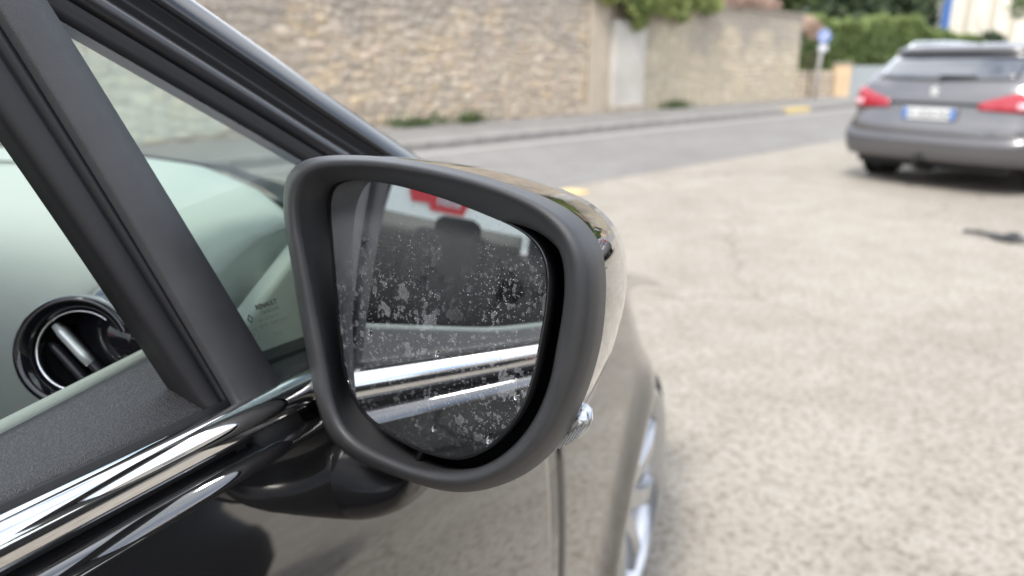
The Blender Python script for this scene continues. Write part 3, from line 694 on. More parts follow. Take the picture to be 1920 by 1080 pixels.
sg = mesh('sign', *prism([(.16+(x-.16)*.52, -.99, 1.29+(z-1.2)*.75) for x, z in ((-.62, 1.38), (-.5, 1.20), (.35, 1.20), (.42, 1.30), (.85, 1.28), (.95, 1.44), (.8, 1.70), (.3, 1.80), (-.35, 1.78), (-.6, 1.58))], (0, .06, 0)), M['signred'], root, smooth=False)
mesh('sign_strokes', *merge([boxv((-.10+.055*i, -1.0, 1.44), (.028 if i % 3 else .04, .012, .15)) for i in range(6)]), M['signwhite'], sg, smooth=False)
# ------------------------------------------------------------------ the black car
# car frame: r outwards from the right flank at the belt line, s forwards, z up
TH = rad(24); RV, SV = .352, 0.0           # where the viewer stands in the car frame
ch_, sh_ = math.cos(TH), math.sin(TH)
def car_world(r, s, z): return Vector(((r-RV)*ch_+s*sh_, -(r-RV)*sh_+s*ch_, z))
CR, CS = .9, .25
car = thing('black_car', 'glossy black car in the foreground with chrome window strip', 'car', car_world(-CR, -CS, 0), -TH)
def C(p): return (p[0]+CR, p[1]+CS, p[2])
def cm(name, vf, m, parent=None, mirror=False, **k):
    v = [C((-1.8-p[0], p[1], p[2]) if mirror else p) for p in vf[0]]; f = vf[1]
    if mirror: f = [tuple(reversed(q)) for q in f]
    return mesh(name, v, f, m, car if parent is None else parent, **k)
# sight lines, used to set outlines on their real planes
cpi, spi = math.cos(PITCH), math.sin(PITCH)
def ray(px, py):
    u = (px-960)/1390; v = (540-py)/1390; wx, wy, wz = u, cpi+v*spi, -spi+v*cpi
    return Vector((wx*ch_-wy*sh_, wx*sh_+wy*ch_, wz))
EYE = Vector((RV, SV, CAM_H))
def on(px, py, n, d):
    D = ray(px, py); n = Vector(n); return EYE+D*((d-n.dot(EYE))/n.dot(D))
GN = Vector((1, 0, .35)); GD = .335         # plane of the side windows
def gh(px, py, off=0): return on(px, py, GN, GD+off)
def ghp(s, z, off=0): return Vector((GD+off-.35*z, s, z))

def belt(s):
    x = max(0, s-.84)
    return .9965-.057*(min(max(s, -.7), .84)-.16)-.30*x*x/(x+.03)
HK = [0, .012, .03, .08, .15, .22, .30, .40, .50, .57, .60, .66, .75]
RK = [.000, .006, .011, .026, .043, .054, .060, .062, .060, .061, .056, .046, .030]
RD = np.gradient(RK, HK)
WS, WZ, WR = 1.385, .288, .330               # front wheel centre, arch radius
WS2 = -1.36
def flank(s, z):
    h = min(max(belt(s)-z, 0), .75); r = float(hermite(np.array(HK), np.array(RK), RD, np.array([h]))[0])
    r -= 1.05*max(0, s-1.26)**2 + .07*max(0, -1.2-s)**2
    for c in (WS, WS2):
        d = math.hypot(s-c, z-WZ); r += .020*math.exp(-((max(d-WR, 0))/.045)**2)*(1 if z > .3 else .6)
    return r
def zlow(s):
    z = .235
    for c in (WS, WS2):
        if abs(s-c) < WR: z = max(z, WZ+math.sqrt(WR*WR-(s-c)**2))
    return z
def panel(name, s0, s1, parent=None, top=None, n=40, mirror=False, edge=.014):
    ss = list(np.linspace(s0, s1, n))
    for c in (WS, WS2):
        for t_ in np.linspace(0, math.pi, 25):
            x = c+WR*math.cos(t_)*.999
            if s0 < x < s1: ss.append(x)
    ss = sorted(set(ss)); G = []
    for i, s in enumerate([ss[0]]+ss+[ss[-1]]):
        zt = belt(s)-.024; zb = zlow(s); col = []
        sink = edge if i in (0, len(ss)+1) else 0
        hs = np.concatenate([np.linspace(0, .06, 6), np.linspace(.09, 1, 26)])
        if top: col += [(q[0], s, belt(s)+q[1]) for q in top]
        else: col += [(-.022-sink, s, zt+.001), (-.006-sink, s, zt+.004)]
        for q in hs: col.append((flank(s, zt-(zt-zb)*q)-sink, s, zt-(zt-zb)*q))
        col += [(flank(s, zb)-.006-sink, s, zb-.004), (flank(s, zb)-.035-sink, s, zb+.002)]
        G.append(col)
    return cm(name, grid(G), M['paint'], parent, mirror)
FT = [(-.075, .028), (-.05, .024), (-.03, .015), (-.012, .002)]
for mi in (False, True):
    panel('front_door', -.62, .806, mirror=mi)
    panel('rear_door', -1.30, -.628, mirror=mi)
    panel('rear_wing', -2.25, -1.308, mirror=mi)
    panel('front_wing', .814, 1.725, top=FT, mirror=mi)
    # dark shell behind the shut lines and wheel arches
    G = [[(min(flank(s, z), flank(s, .6))-.045, s, z) for z in np.linspace(.22, belt(s)-.06, 8)] for s in np.linspace(-2.2, .98, 40)]
    cm('inner_shell', grid(G), M['deep'], None, mi)
    for c in (WS, WS2):
        cm('wheel_housing', lathe([(0, -.30), (WR+.008, -.30), (WR+.008, -.085)], (.015, c, WZ), (1, 0, 0), 48), M['deep'], None, mi)
        w_ = make_wheel(car, C((.034-.10 if not mi else -1.8-.034+.10, c, .305)), -1 if mi else 1, .305, .256, .205, 9)
# bonnet, nose, scuttle
G = []
for t_ in np.linspace(0, 1, 25):
    e_ = 1-abs(2*t_-1); r = -.070-1.66*t_; x = 2*t_-1; s0 = .80+.20*(1-x*x); row = []
    for q in np.linspace(0, 1, 18):
        s = s0+(1.56+.54*(1-abs(x)**2.2)-s0)*q; row.append(((-.9+(r+.9)*(1-1.05*max(0, s-1.26)**2/.83)), s, belt(s)+.031+.045*(1-abs(x)**2.5)*(1-.2*q)-.05*max(0, q-.8)/.2))
    G.append(row)
cm('bonnet', grid(G), M['paint'])
G = []
for t_ in np.linspace(-1, 1, 61):
    a = abs(t_)*math.pi/2; row = []
    for z, k, d in ((.19, .93, -.05), (.23, .975, -.01), (.30, 1, 0), (.38, 1.0, 0), (.46, .995, -.004), (.52, .985, -.012), (.565, .965, -.03), (.595, .93, -.07), (.61, .86, -.14)):
        row.append((-.9+math.copysign(.805*k*math.sin(a)**(2/2.2), t_), 1.735+(.45+d)*max(0, math.cos(a))**(2/2.2), z))
    G.append(row)
cm('front_bumper', grid(G), M['paint'])
cm('scuttle', grid([[(r, s0+.18*(1-((r+.9)/.83)**2), z) for s0, z in ((.70, .985), (.79, .992), (.84, 1.0))] for r in np.linspace(-.07, -1.73, 20)]), M['deep'])
for s in (-1, 1):
    v, f = loft([[(-.9+s*(.50+.02*math.cos(a)+.14*math.cos(a)*k), 1.78+q*.06, .585+.07*math.sin(a)*k) for a in np.linspace(0, 2*math.pi, 20, endpoint=False)] for q, k in ((0, 1), (.9, .9), (1.2, .6))])
    cm('headlight', (v, f), M['reflector'])

# --- window frame, pillars, roof
PB = [(.90, .918), (.83, .962), (.76, 1.003), (.70, 1.039), (.60, 1.0965), (.516, 1.146), (.464, 1.178), (.412, 1.2095), (.335, 1.256), (.26, 1.300), (.17, 1.350), (.05, 1.405), (-.15, 1.468), (-.4, 1.512), (-.8, 1.537), (-1.4, 1.525), (-2.0, 1.46)]
ON = GN.normalized()
pth, pN = [], []
for i, (s, z) in enumerate(PB):
    a, b = PB[max(i-1, 0)], PB[min(i+1, len(PB)-1)]
    t_ = (ghp(*b)-ghp(*a)).normalized(); n_ = ON.cross(t_).normalized()
    if n_.z < 0: n_ = -n_
    pth.append(ghp(s, z)); pN.append(n_)
def band(name, prof, m, i0=0, i1=None, mirror=False, **k):
    i1 = i1 or len(pth); return cm(name, sweep(pth[i0:i1], pN[i0:i1], [ON]*(i1-i0), prof), m, None, mirror, **k)
for mi in (False, True):
    band('window_seal', [(-.007, -.016), (.006, -.016), (.0075, -.002), (.004, .0015), (.001, -.002), (-.003, -.001), (-.0065, -.006)], M['rubber'], 2, 16, mi)
    band('door_frame', [(.0065, -.02), (.007, .001), (.0085, .0042), (.011, .0062), (.014, .0066), (.018, .0050), (.022, .0015), (.0255, -.0035), (.0265, -.02)], M['satin'], 1, 16, mi)
    band('frame_groove', [(.026, -.03), (.026, -.007), (.030, -.009), (.032, -.009), (.0335, -.0045), (.036, -.0045), (.0375, -.010), (.043, -.011), (.0455, -.004), (.048, -.003), (.05, -.03)], M['rubber'], 1, 16, mi)
    band('windscreen_pillar', [(.047, -.05), (.0470, -.003), (.0482, .0005), (.051, .0012), (.058, -.0005), (.066, -.0035), (.074, -.0075), (.081, -.0125), (.0855, -.018), (.0865, -.028), (.086, -.05)], M['pillar'], 0, 12, mi)
    band('roof_side', [(.047, -.05), (.0475, -.004), (.049, .001), (.053, .0055), (.058, .0068), (.063, .0045), (.07, -.001), (.078, -.012), (.085, -.025), (.075, -.05)], M['paint'], 11, None, mi)
# screens and roof between the two pillars
def across(pts, k, crown, n=22):      # pts: right-hand edge points, k: bulge forwards per point
    G = []
    for t_ in np.linspace(0, 1, n):
        x = 2*t_-1; G.append([(p.x+(-1.8-2*p.x)*t_, p.y+kk*(1-x*x), p.z+cc*(1-x*x)) for p, kk, cc in zip(pts, k, crown)])
    return grid(G)
ed = [p+n_*.085-ON*.022 for p, n_ in zip(pth, pN)]
kk = [.16*(1-i/12) for i in range(12)]
o = cm('windscreen', across(ed[0:12], kk, [.03*i/12 for i in range(12)]), M['clearglass'])
s_ = o.modifiers.new('s', 'SOLIDIFY'); s_.thickness = .005
cm('roof', across([p+n_*.078-ON*.01 for p, n_ in zip(pth[11:], pN[11:])], [.013]+[0]*5, [.03, .05, .06, .065, .06, .05]), M['paint'])
cm('headliner', across([p+n_*.04-ON*.04 for p, n_ in zip(pth[11:], pN[11:])], [0]*6, [.02, .03, .04, .045, .04, .03]), M['liner'])
cm('tailgate', across([Vector((-.22, -2.0, 1.46)), Vector((-.12, -2.22, 1.1)), Vector((-.05, -2.27, .95)), Vector((-.02, -2.27, .3))], [-.05]*4, [.03, 0, 0, 0]), M['paint'])
for mi in (False, True):   # rear side windows and the rear pillars
    po = [ghp(-.70, .995+.05), ghp(-1.95, 1.07), ghp(-1.9, 1.44), ghp(-1.4, 1.52), ghp(-1.0, 1.535), ghp(-.70, 1.533)]
    cm('rear_window', prism(po, ON*-.004), M['glass'], None, mi, smooth=False)
    k_ = .02 if mi else 0
    cm('middle_pillar', prism([ghp(-.60+k_, .99, .002), ghp(-.72+k_, .99, .002), ghp(-.72+k_, 1.54, .002), ghp(-.60+k_, 1.53, .002)], ON*-.05), M['gloss'], None, mi, smooth=False)
    cm('rear_pillar', prism([ghp(-1.93, .98), ghp(-2.25, .98), ghp(-2.2, 1.1), ghp(-1.98, 1.46), ghp(-1.88, 1.44)], ON*-.06), M['paint'], None, mi, smooth=False)
# driver's window (closed) on the far side
po = [ghp(-.58, .985), ghp(.80, .965), ghp(.70, 1.035), ghp(.412, 1.207), ghp(.17, 1.346), ghp(-.15, 1.463), ghp(-.58, 1.53)]
cm('driver_window', prism(po, ON*-.004), M['glass'], None, True, smooth=False)
# divider between the front quarter glass and the open door window
def strip(L, R, z0, z1, prof, n=14):   # L, R: (s at z=1, ds/dz, bow); prof: (u across 0..1, outward offset)
    rings = []
    for z in np.linspace(z0, z1, n):
        a = L[0]+L[1]*(z-1)+L[2]*(z-1)**2; b = R[0]+R[1]*(z-1)+R[2]*(z-1)**2
        rings.append([ghp(a+(b-a)*u, z)+ON*q for u, q in prof])
    return loft(rings)
dL, dR, cL = (.347, -.19, -.12), (.3895, -.235, -.08), (.329, -.25, -.10)
for mi in (False, True):
    cm('divider_pillar', strip(dL, dR, .958, 1.335, [(0, -.03), (0, .0035), (.05, .006), (.5, .0072), (.95, .006), (1, .0035), (1, -.03)]), M['matte'], None, mi)
    cm('window_channel', strip(cL, dL, .955, 1.35, [(.30, -.034), (.03, -.010), (0, -.006), (.12, -.002), (.55, -.001), (.66, -.003), (.72, -.010), (.80, -.010), (.84, -.003), (.98, -.002), (1.0, -.01), (1, -.035)]), M['rubber'], None, mi)
    q0 = [ghp(dR[0]+.002-.2*(-.02), .975), ghp(.84, .952), ghp(.76, 1.0), ghp(.60, 1.094), ghp(.412, 1.207), ghp(.30, 1.274)]
    qg = cm('quarter_glass', prism([p-ON*.006 for p in q0], ON*-.004), M['glass'], None, mi, smooth=False)
    if not mi: QG = qg
# maker's etching on the quarter glass
def etch(px, py, s, size, m='ink', wgt=0):
    o_ = gh(px, py, -.0055); p = Vector(C(o_)); ex = gh(px+70, py-25, -.0055)-o_
    return textobj(s, p+ON*.0002, ex, Vector((-.35, 0, 1)), size, M[m], QG, 'etched_lettering', depth=.00003, weight=wgt)
etch(480, 582, 'RENAULT', .0052, wgt=.00018); etch(490, 591, 'TAMGLASS', .0040); etch(486, 604, 'DOT 462 M36 AS2', .0026, 'ink_faint'); etch(488, 617, '43 R - 004026 N', .0042, 'ink_faint')
etch(514, 627, '0 0 0 0 0 7 6', .0026, 'ink_faint'); etch(512, 633, '1 1 1 1 2', .0026, 'ink_faint'); etch(473, 632, 'E2', .0036, 'ink_faint')
c0 = gh(478, 628, -.0052); exx = (gh(540, 604, -.0052)-c0).normalized(); eyy = Vector((-.33, 0, .94)); 
def flat_ring(cx, pts_o, pts_i): 
    n = len(pts_o); v = [cx+exx*a+eyy*b for a, b in pts_o]+[cx+exx*a+eyy*b for a, b in pts_i]
    f = [(i, (i+1) % n, (i+1) % n+n, i+n) for i in range(n)]; return v, f
ci = [(math.cos(a), math.sin(a)) for a in np.linspace(0, 6.283, 28, endpoint=False)]
cm('etched_circle', flat_ring(c0+ON*.0001, [(x*.0042, y*.0042) for x, y in ci], [(x*.0038, y*.0038) for x, y in ci]), M['ink_faint'], QG, smooth=False)
dm = [(0, 1), (.8, 0), (0, -1), (-.8, 0)]
cm('etched_diamond', flat_ring(gh(469, 598, -.0051), [(x*.0036, y*.0036) for x, y in dm], [(x*.0022, y*.0022) for x, y in dm]), M['ink'], QG, smooth=False)

# --- chrome waist strip, seals
def along(name, prof, m, s0, s1, n=40, mirror=False, **k):
    return cm(name, loft([[(r, s, belt(s)+z) for r, z in prof] for s in np.linspace(s0, s1, n)]), m, None, mirror, **k)
chp = [(-.013, -.0125), (-.013, .0085), (-.011, .0112), (-.007, .0120), (-.002, .0108), (.0022, .0078), (.0048, .0035), (.0058, -.001), (.0055, -.0055), (.0042, -.0095), (.001, -.0125)]
for mi in (False, True):
    along('chrome_strip', chp, M['chrome'], -.618, .800, mirror=mi); along('chrome_strip', chp, M['chrome'], -1.95, -.626, mirror=mi)
    along('waist_seal', [(-.0185, -.02), (-.0185, .0112), (-.0168, .0135), (-.0148, .0128), (-.0135, -.02)], M['rubber'], -.60, .345, mirror=mi)
    along('drip_seal', [(-.03, -.034), (-.03, -.0135), (-.002, -.0135), (-.004, -.018), (-.012, -.022), (-.012, -.034)], M['rubber'], -1.95, .80, mirror=mi)
    # door card: padded grained top and a pale inner edge
    ze = lambda s: min(max(.0235+.057*(s-.237), .016), .034); re_ = lambda s: min(max(.079+.165*(s-.237), .062), .125)
    up = .085 if mi else 0
    cm('door_top_pad', loft([[(-.0195, s, belt(s)-.05), (-.0195, s, belt(s)+.006), (-.0225, s, belt(s)+.0115)]+[(-.0225-(re_(s)-.0225)*k, s, belt(s)+up*k+.0115+(ze(s)-.0135)*math.sin(k*1.45)) for k in (.12, .3, .5, .7, .9, 1)]+[(-re_(s)-.001, s, belt(s)-.05)] for s in np.linspace(-.60, .60, 40)]), M['leather'], None, mi)
    cm('rear_door_pad', loft([[(-.0195, s, belt(s)-.05), (-.0195, s, belt(s)+.006), (-.0225, s, belt(s)+.0115)]+[(-.0225-.05*k, s, belt(s)+up*k+.0115+.010*math.sin(k*1.45)) for k in (.12, .3, .5, .7, .9, 1)]+[(-.0735, s, belt(s)-.05)] for s in np.linspace(-1.75, -.61, 30)]), M['leather'], None, mi)
    cm('door_top_edge', loft([[(-re_(s)-a, s, belt(s)+up+ze(s)+z) for a, z in ((.0012, -.03), (.0012, -.0015), (.0035, .0015), (.010, .0012), (.0130, -.003), (.0135, -.03))] for s in np.linspace(-.60, .45, 36)]), M['edge'], None, mi)
    G = [[(-.096, s, belt(s)+.0), (-.10, s, .9), (-.085, s, .8), (-.11, s, .7), (-.11, s, .3)] for s in np.linspace(-.6, .6, 12)]
    cm('door_card', grid(G), M['dark_plastic'], None, mi)
    cm('sail_trim', prism([ghp(.385, .985, -.035), ghp(.72, .965, -.035), ghp(.62, 1.05, -.035), ghp(.52, 1.075, -.035), ghp(.44, 1.04, -.035), ghp(.38, 1.012, -.035)], ON*-.03), M['dash'], None, mi, bevel=.006)
    cm('quarter_sill', prism([ghp(.36, .955, -.02), ghp(.86, .93, -.02), ghp(.80, .965, -.02), ghp(.395, 1.003, -.02)], ON*-.012), M['dark_plastic'], None, mi, smooth=False)

# --- dashboard
def sf(r): return float(np.interp(abs(r+.9), [0, .37, .60, .70, .79], [.95, .856, .72, .645, .56]))
G = []
for r in np.linspace(-.118, -1.682, 60):
    e = abs(r+.9); f_ = sf(r); dz = -.006*max(0, e-.6)/.18; m_ = [.36+.18*0, 0]
    nt_ = .055*min(1, max(0, (r+.215)/.02))
    G.append([(r, s+(nt_ if s < .42 and z < 1.06 else 0), z+dz) for s, z in ((f_, 1.03), (f_-.004, 1.062), (f_-.022, 1.073), (.75*f_+.25*.45, 1.079), (.45*f_+.55*.45, 1.077), (.2*f_+.8*.45, 1.068), (.455, 1.058), (.428, 1.044), (.405, 1.022), (.388, .992), (.379, .955), (.376, .90), (.38, .82), (.42, .75), (.55, .70))])
v, f = grid(G); nr = len(G[0]); f += [tuple(range(nr)), tuple(range(len(v)-1, len(v)-nr-1, -1))]
DB = cm('dashboard', (v, f), M['dash'])
a_, b_ = on(-60, 302, (0, 0, 1), 1.0805), on(76, 307, (0, 0, 1), 1.0805)
cm('dash_seam', prism([a_, b_, b_+Vector((0, .006, 0)), a_+Vector((0, .006, 0))], (0, 0, .0018)), M['rubber'], DB, smooth=False)
cm('screen_base_strip', grid([[(r, sf(r)+d, z) for d, z in ((-.012, 1.074), (.02, 1.069), (.09, 1.045))] for r in np.linspace(-.14, -1.66, 40)]), M['deep'], DB)
# air vent
va = Vector((.50, -.80, .30)).normalized(); vd = ray(140, 659); vc = EYE+vd*.572; VS = .93
vu = va.cross(Vector((0, 0, 1))).normalized(); vw = va.cross(vu)
ring = [(.047, -.05), (.0475, -.004), (.0465, .003), (.0440, .0055), (.0400, .0035), (.0350, -.004), (.0322, -.012), (.0315, -.02)]
VT = cm('air_vent', lathe([(x_*VS, y_*VS) for x_, y_ in ring], vc, va, 64), M['gloss'], DB)
cm('vent_bowl', lathe([(x_*VS, y_*VS) for x_, y_ in [(.0324, -.018), (.030, -.032), (.024, -.042), (0, -.046)]], vc, va, 48), M['deep'], DB)
cm('vent_chrome_ring', lathe([(x_*VS, y_*VS) for x_, y_ in [(.0332, -.0115), (.0342, -.0085), (.0334, -.0075), (.0324, -.0095), (.0326, -.0125), (.0332, -.0115)]], vc, va, 64), M['chrome'], DB)
vd0 = (vu*-.62+vw*.78).normalized(); vd1 = va.cross(vd0).normalized()
for q, L_, hh in ((-.001, .0285, .002), (-.017, .022, -.008)):
    cc = vc+vd1*q+va*(-.014+hh)
    cm('vent_vane', loft([[cc+vd0*L_*x+vd1*(.0055*y)*w1+va*z for y, z in ((-.75, 0), (-.45, .0035), (.45, .0035), (.75, 0), (.5, -.022), (-.5, -.022))] for x, w1 in ((-1, .5), (-.8, .9), (0, 1.0), (.8, .9), (1, .5))]), M['satin'], DB)
    if q == -.001: cm('vane_tip', loft([[cc+vd0*L_*x+vd1*(.0050*y)*w1+va*(.0036+z) for y, z in ((-1, -.002), (-.5, .0022), (.5, .0022), (1, -.002))] for x, w1 in ((-.95, .6), (-.7, 1), (.1, 1), (.45, .9))]), M['tip'], DB)
cm('vent_pod', loft([[Vector((r, .412+.046*math.cos(a)*k, 1.004+.046*math.sin(a)*k)) for a in np.linspace(0, 2*math.pi, 32, endpoint=False)] for r, k in ((-.205, .9), (-.19, .98), (-.16, 1.0), (-.135, 1.0), (-.122, .95), (-.118, .85))]), M['gloss'], DB)

# --- seats, wheel, tunnel, floor
box('floor_pan', C((-.9, -.5, .22)), (1.62, 3.2, .05), M['dark_fabric'], car)
for rc in (-.47, -1.33):
    box('seat_cushion', C((rc, -.42, .50)), (.52, .56, .18), M['dark_fabric'], car, bevel=.06)
    box('seat_back', C((rc, -.80, .81)), (.50, .16, .62), M['dark_fabric'], car, bevel=.06, R=Matrix.Rotation(rad(14), 3, 'X'))
    box('headrest', C((rc, -.88, 1.09)), (.26, .10, .17), M['dark_fabric'], car, bevel=.04)
box('rear_bench', C((-.9, -1.35, .55)), (1.4, .55, .22), M['dark_fabric'], car, bevel=.06); box('bench_back', C((-.9, -1.72, .92)), (1.4, .18, .60), M['dark_fabric'], car, bevel=.06)
box('centre_console', C((-.9, -.05, .55)), (.26, .9, .5), M['dark_plastic'], car, bevel=.03)
sx_ = Vector((0, -.90, .42)).normalized()
tor = [(.185+.016*math.cos(a), .016*math.sin(a)) for a in np.linspace(0, 2*math.pi, 13)]
cm('steering_wheel', merge([lathe(tor, (-1.33, .12, .93), sx_, 48), lathe([(0, .03), (.06, .025), (.08, -.02), (.03, -.12)], (-1.33, .12, .93), sx_, 24), boxv((-1.33, .12, .93), (.36, .02, .035))]), M['dark_plastic'])

# --- door mirror
KN = 180; MC = (835, 600)
def outline(pts, k=KN):
    P = np.array(pts, float); Q = []
    for i in range(len(P)):                       # closed spline through the points
        p0, p1, p2, p3 = P[i-1], P[i], P[(i+1) % len(P)], P[(i+2) % len(P)]
        l0, l1, l2 = [max(np.linalg.norm(q), 1e-6)**.5 for q in (p1-p0, p2-p1, p3-p2)]
        m1 = (p2-p1)+l1*((p1-p0)/l0-(p2-p0)/(l0+l1)); m2 = (p2-p1)+l1*((p3-p2)/l2-(p3-p1)/(l1+l2))
        for t in np.linspace(0, 1, 10, endpoint=False):
            Q.append((2*t**3-3*t**2+1)*p1+(t**3-2*t**2+t)*m1+(-2*t**3+3*t**2)*p2+(t**3-t**2)*m2)
    P = np.array(Q); a = np.arctan2(P[:, 1]-MC[1], P[:, 0]-MC[0]); r = np.hypot(P[:, 1]-MC[1], P[:, 0]-MC[0])
    i = np.argsort(a); a, r = a[i], r[i]
    th = np.linspace(-math.pi, math.pi, k, endpoint=False)
    rr = np.interp(th, np.concatenate([a-2*math.pi, a, a+2*math.pi]), np.tile(r, 3))
    for _ in range(7): rr = (np.roll(rr, 1)+2*rr+np.roll(rr, -1))/4
    return np.stack([MC[0]+rr*np.cos(th), MC[1]+rr*np.sin(th)], 1)
Z3 = lambda L: [(500+x/1.5, 260+y/1.5) for x, y in L]
oA = outline(Z3([(45, 170), (49, 115), (62, 80), (90, 60), (130, 51), (190, 48), (250, 47), (330, 52), (400, 60), (550, 90), (700, 135), (800, 175), (880, 225), (930, 285), (950, 350), (953, 450), (943, 560), (920, 655), (885, 750), (830, 850), (760, 922), (680, 967), (600, 990), (560, 995), (500, 991), (420, 970), (300, 925), (225, 887), (178, 845), (145, 760), (120, 640), (95, 500), (70, 350), (52, 240)]))
oB = outline(Z3([(45, 170), (49, 115), (62, 80), (90, 60), (130, 51), (190, 47), (250, 46), (330, 48), (400, 55), (500, 68), (600, 84), (750, 124), (860, 165), (940, 219), (985, 282), (1005, 370), (1003, 450), (987, 540), (962, 620), (928, 700), (885, 780), (832, 850), (762, 922), (682, 967), (600, 985), (500, 985), (420, 960), (300, 915), (225, 880), (178, 840), (145, 760), (120, 640), (95, 500), (70, 350), (52, 240)]))
oL = outline(Z3([(66, 190), (68, 130), (82, 98), (110, 78), (150, 70), (200, 66), (280, 66), (400, 80), (540, 110), (660, 147), (765, 195), (830, 250), (868, 330), (878, 420), (872, 500), (856, 590), (825, 700), (790, 785), (735, 868), (660, 928), (580, 960), (500, 962), (420, 945), (320, 905), (240, 866), (198, 822), (168, 750), (145, 640), (118, 500), (92, 350), (74, 250)]))
oC = outline(Z3([(98, 200), (100, 140), (118, 112), (150, 103), (220, 99), (290, 100), (400, 115), (520, 137), (640, 173), (740, 217), (800, 267), (834, 332), (842, 400), (837, 480), (820, 580), (798, 690), (758, 786), (698, 864), (620, 918), (530, 936), (430, 922), (345, 890), (272, 850), (228, 810), (200, 745), (178, 640), (150, 500), (122, 350), (104, 260)]))
oG = outline(Z3([(166, 160), (170, 135), (190, 119), (240, 117), (300, 122), (370, 135), (480, 165), (600, 210), (700, 255), (757, 302), (780, 360), (783, 420), (777, 490), (765, 560), (745, 660), (710, 760), (650, 840), (590, 884), (530, 897), (440, 876), (340, 826), (270, 772), (226, 690), (205, 560), (190, 400), (175, 230)]))
GY, GP = rad(11.5), rad(6.4)       # how the glass is turned inwards and up
gn = Vector((-math.sin(GY)*math.cos(GP), -math.cos(GY)*math.cos(GP), math.sin(GP)))
gc = on(820, 600, (0, 1, 0), .372)
BY = rad(13); bn = Vector((-math.sin(BY), -math.cos(BY), .0)); 
def bz(px, py, d): return on(px, py, bn, bn.dot(gc)+d)       # planes parallel to the mouth, d towards the viewer
def ringp(o_, d, fall=None): return [bz(x, y, d if fall is None else d+fall(x, y)) for x, y in o_]
def right(x, y): return max(0, min(1, (x-560)/560))
cA = lambda x, y: -.020*right(x, y)-.006*max(0, (480-y)/190)
def gapw(x, y):
    a = math.degrees(math.atan2(y-MC[1], x-MC[0])); k = min(1, max(0, (a+62)/30))*min(1, max(0, (118-a)/40)); return 1-.92*k
deepw = np.array([c+(g-c)*gapw(*g) for c, g in zip(oC, oG)])
mid = (oL+oA)/2
R_ = [ringp(deepw, -.010), ringp(oC*.4+deepw*.6, -.003), ringp(oC*.8+deepw*.2, .006), ringp(oC*.85+oL*.15, .0125), ringp((oC*.45+oL*.55), .0188), ringp(oL, .0205), ringp(oL*.6+oA*.4, .0195, lambda x, y: .25*cA(x, y)), ringp(oL*.25+oA*.75, .015, lambda x, y: .6*cA(x, y)), ringp(oA, .008, cA)]
# behind the seam the shell runs back and closes
cen = sum((Vector(p) for p in R_[-1]), Vector())/KN
def shrink(ring, k, push): return [cen+(Vector(p)-cen)*k+Vector((0, push, 0)) for p in ring]
MR = cm('door_mirror', loft(R_+[[Vector(p)-bn*-.0 + Vector((0, .004, 0)) for p in shrink(R_[-1], .985, .002)]], False, False), M['matte'])
MR['label'] = 'matte black mirror surround'
B0 = ringp(oA*.995+np.array(MC)*.005, .0055, cA); B1 = ringp(oB*.5+oA*.5, -.016, cA); B2 = ringp(oB, -.055, cA)
cen = sum((Vector(p) for p in B2), Vector())/KN
cm('mirror_cover', loft([B0, B1, B2, shrink(B2, .97, .022), shrink(B2, .86, .045), shrink(B2, .66, .062), shrink(B2, .35, .072), shrink(B2, .02, .075)], False, True), M['paint'], MR)
# the back of the cavity
cv = shrink(ringp(oC, -.030), 1.0, 0); cv = [Vector(p) for p in ringp(oC*1.0, -.034)]
cm('mirror_cavity', loft([ringp(oL, -.012), ringp(oL, -.046)]+[[sum(map(Vector, cv), Vector())/KN+(Vector(p)-sum(map(Vector, cv), Vector())/KN)*k-bn*.013 for p in cv] for k in (.9, .02)], False, True), M['deep'], MR)
RC = 2.2
def gl(px, py, off=0):
    q = on(px, py, gn, gn.dot(gc)); d2 = (q-gc).length_squared; return q-gn*(d2/(2*RC))+gn*off
gv, gf = [], []
NR = 26
cG = np.array([835., 600.])
for k in range(1, NR+1):
    gv += [gl(*(cG+(p-cG)*k/NR)) for p in oG]
gv.append(gl(*cG)); ctr = len(gv)-1
gf = [(ctr, j, (j+1) % KN) for j in range(KN)]
gf += [(k*KN+j, (k+1)*KN+j, (k+1)*KN+(j+1) % KN, k*KN+(j+1) % KN) for k in range(NR-1) for j in range(KN)]
mg = cm('mirror_glass', (gv, gf), M['mirror'], MR); mg['label'] = 'mirror glass with dried water stains'
me = mg.data
nv = [(gn+((Vector(v)-gc)/RC)).normalized() for v in gv]
if (me.polygons[0].normal.dot(gn) < 0): me.flip_normals()
me.normals_split_custom_set_from_vertices([tuple(n_) for n_ in nv])
og1 = np.array([[MC[0]+(p[0]-MC[0])*(1.018+.012*right(*p)), MC[1]+(p[1]-MC[1])*1.022] for p in oG])
gr = lambda o_, off: [gl(x, y, off) for x, y in o_]
cm('glass_backing', loft([gr(oG*1.0, .0004), gr(og1, .0008), gr(og1, -.006), gr(oG, -.012), gr(oG*.3+cG*.7, -.014)], False, True), M['gloss'], MR)
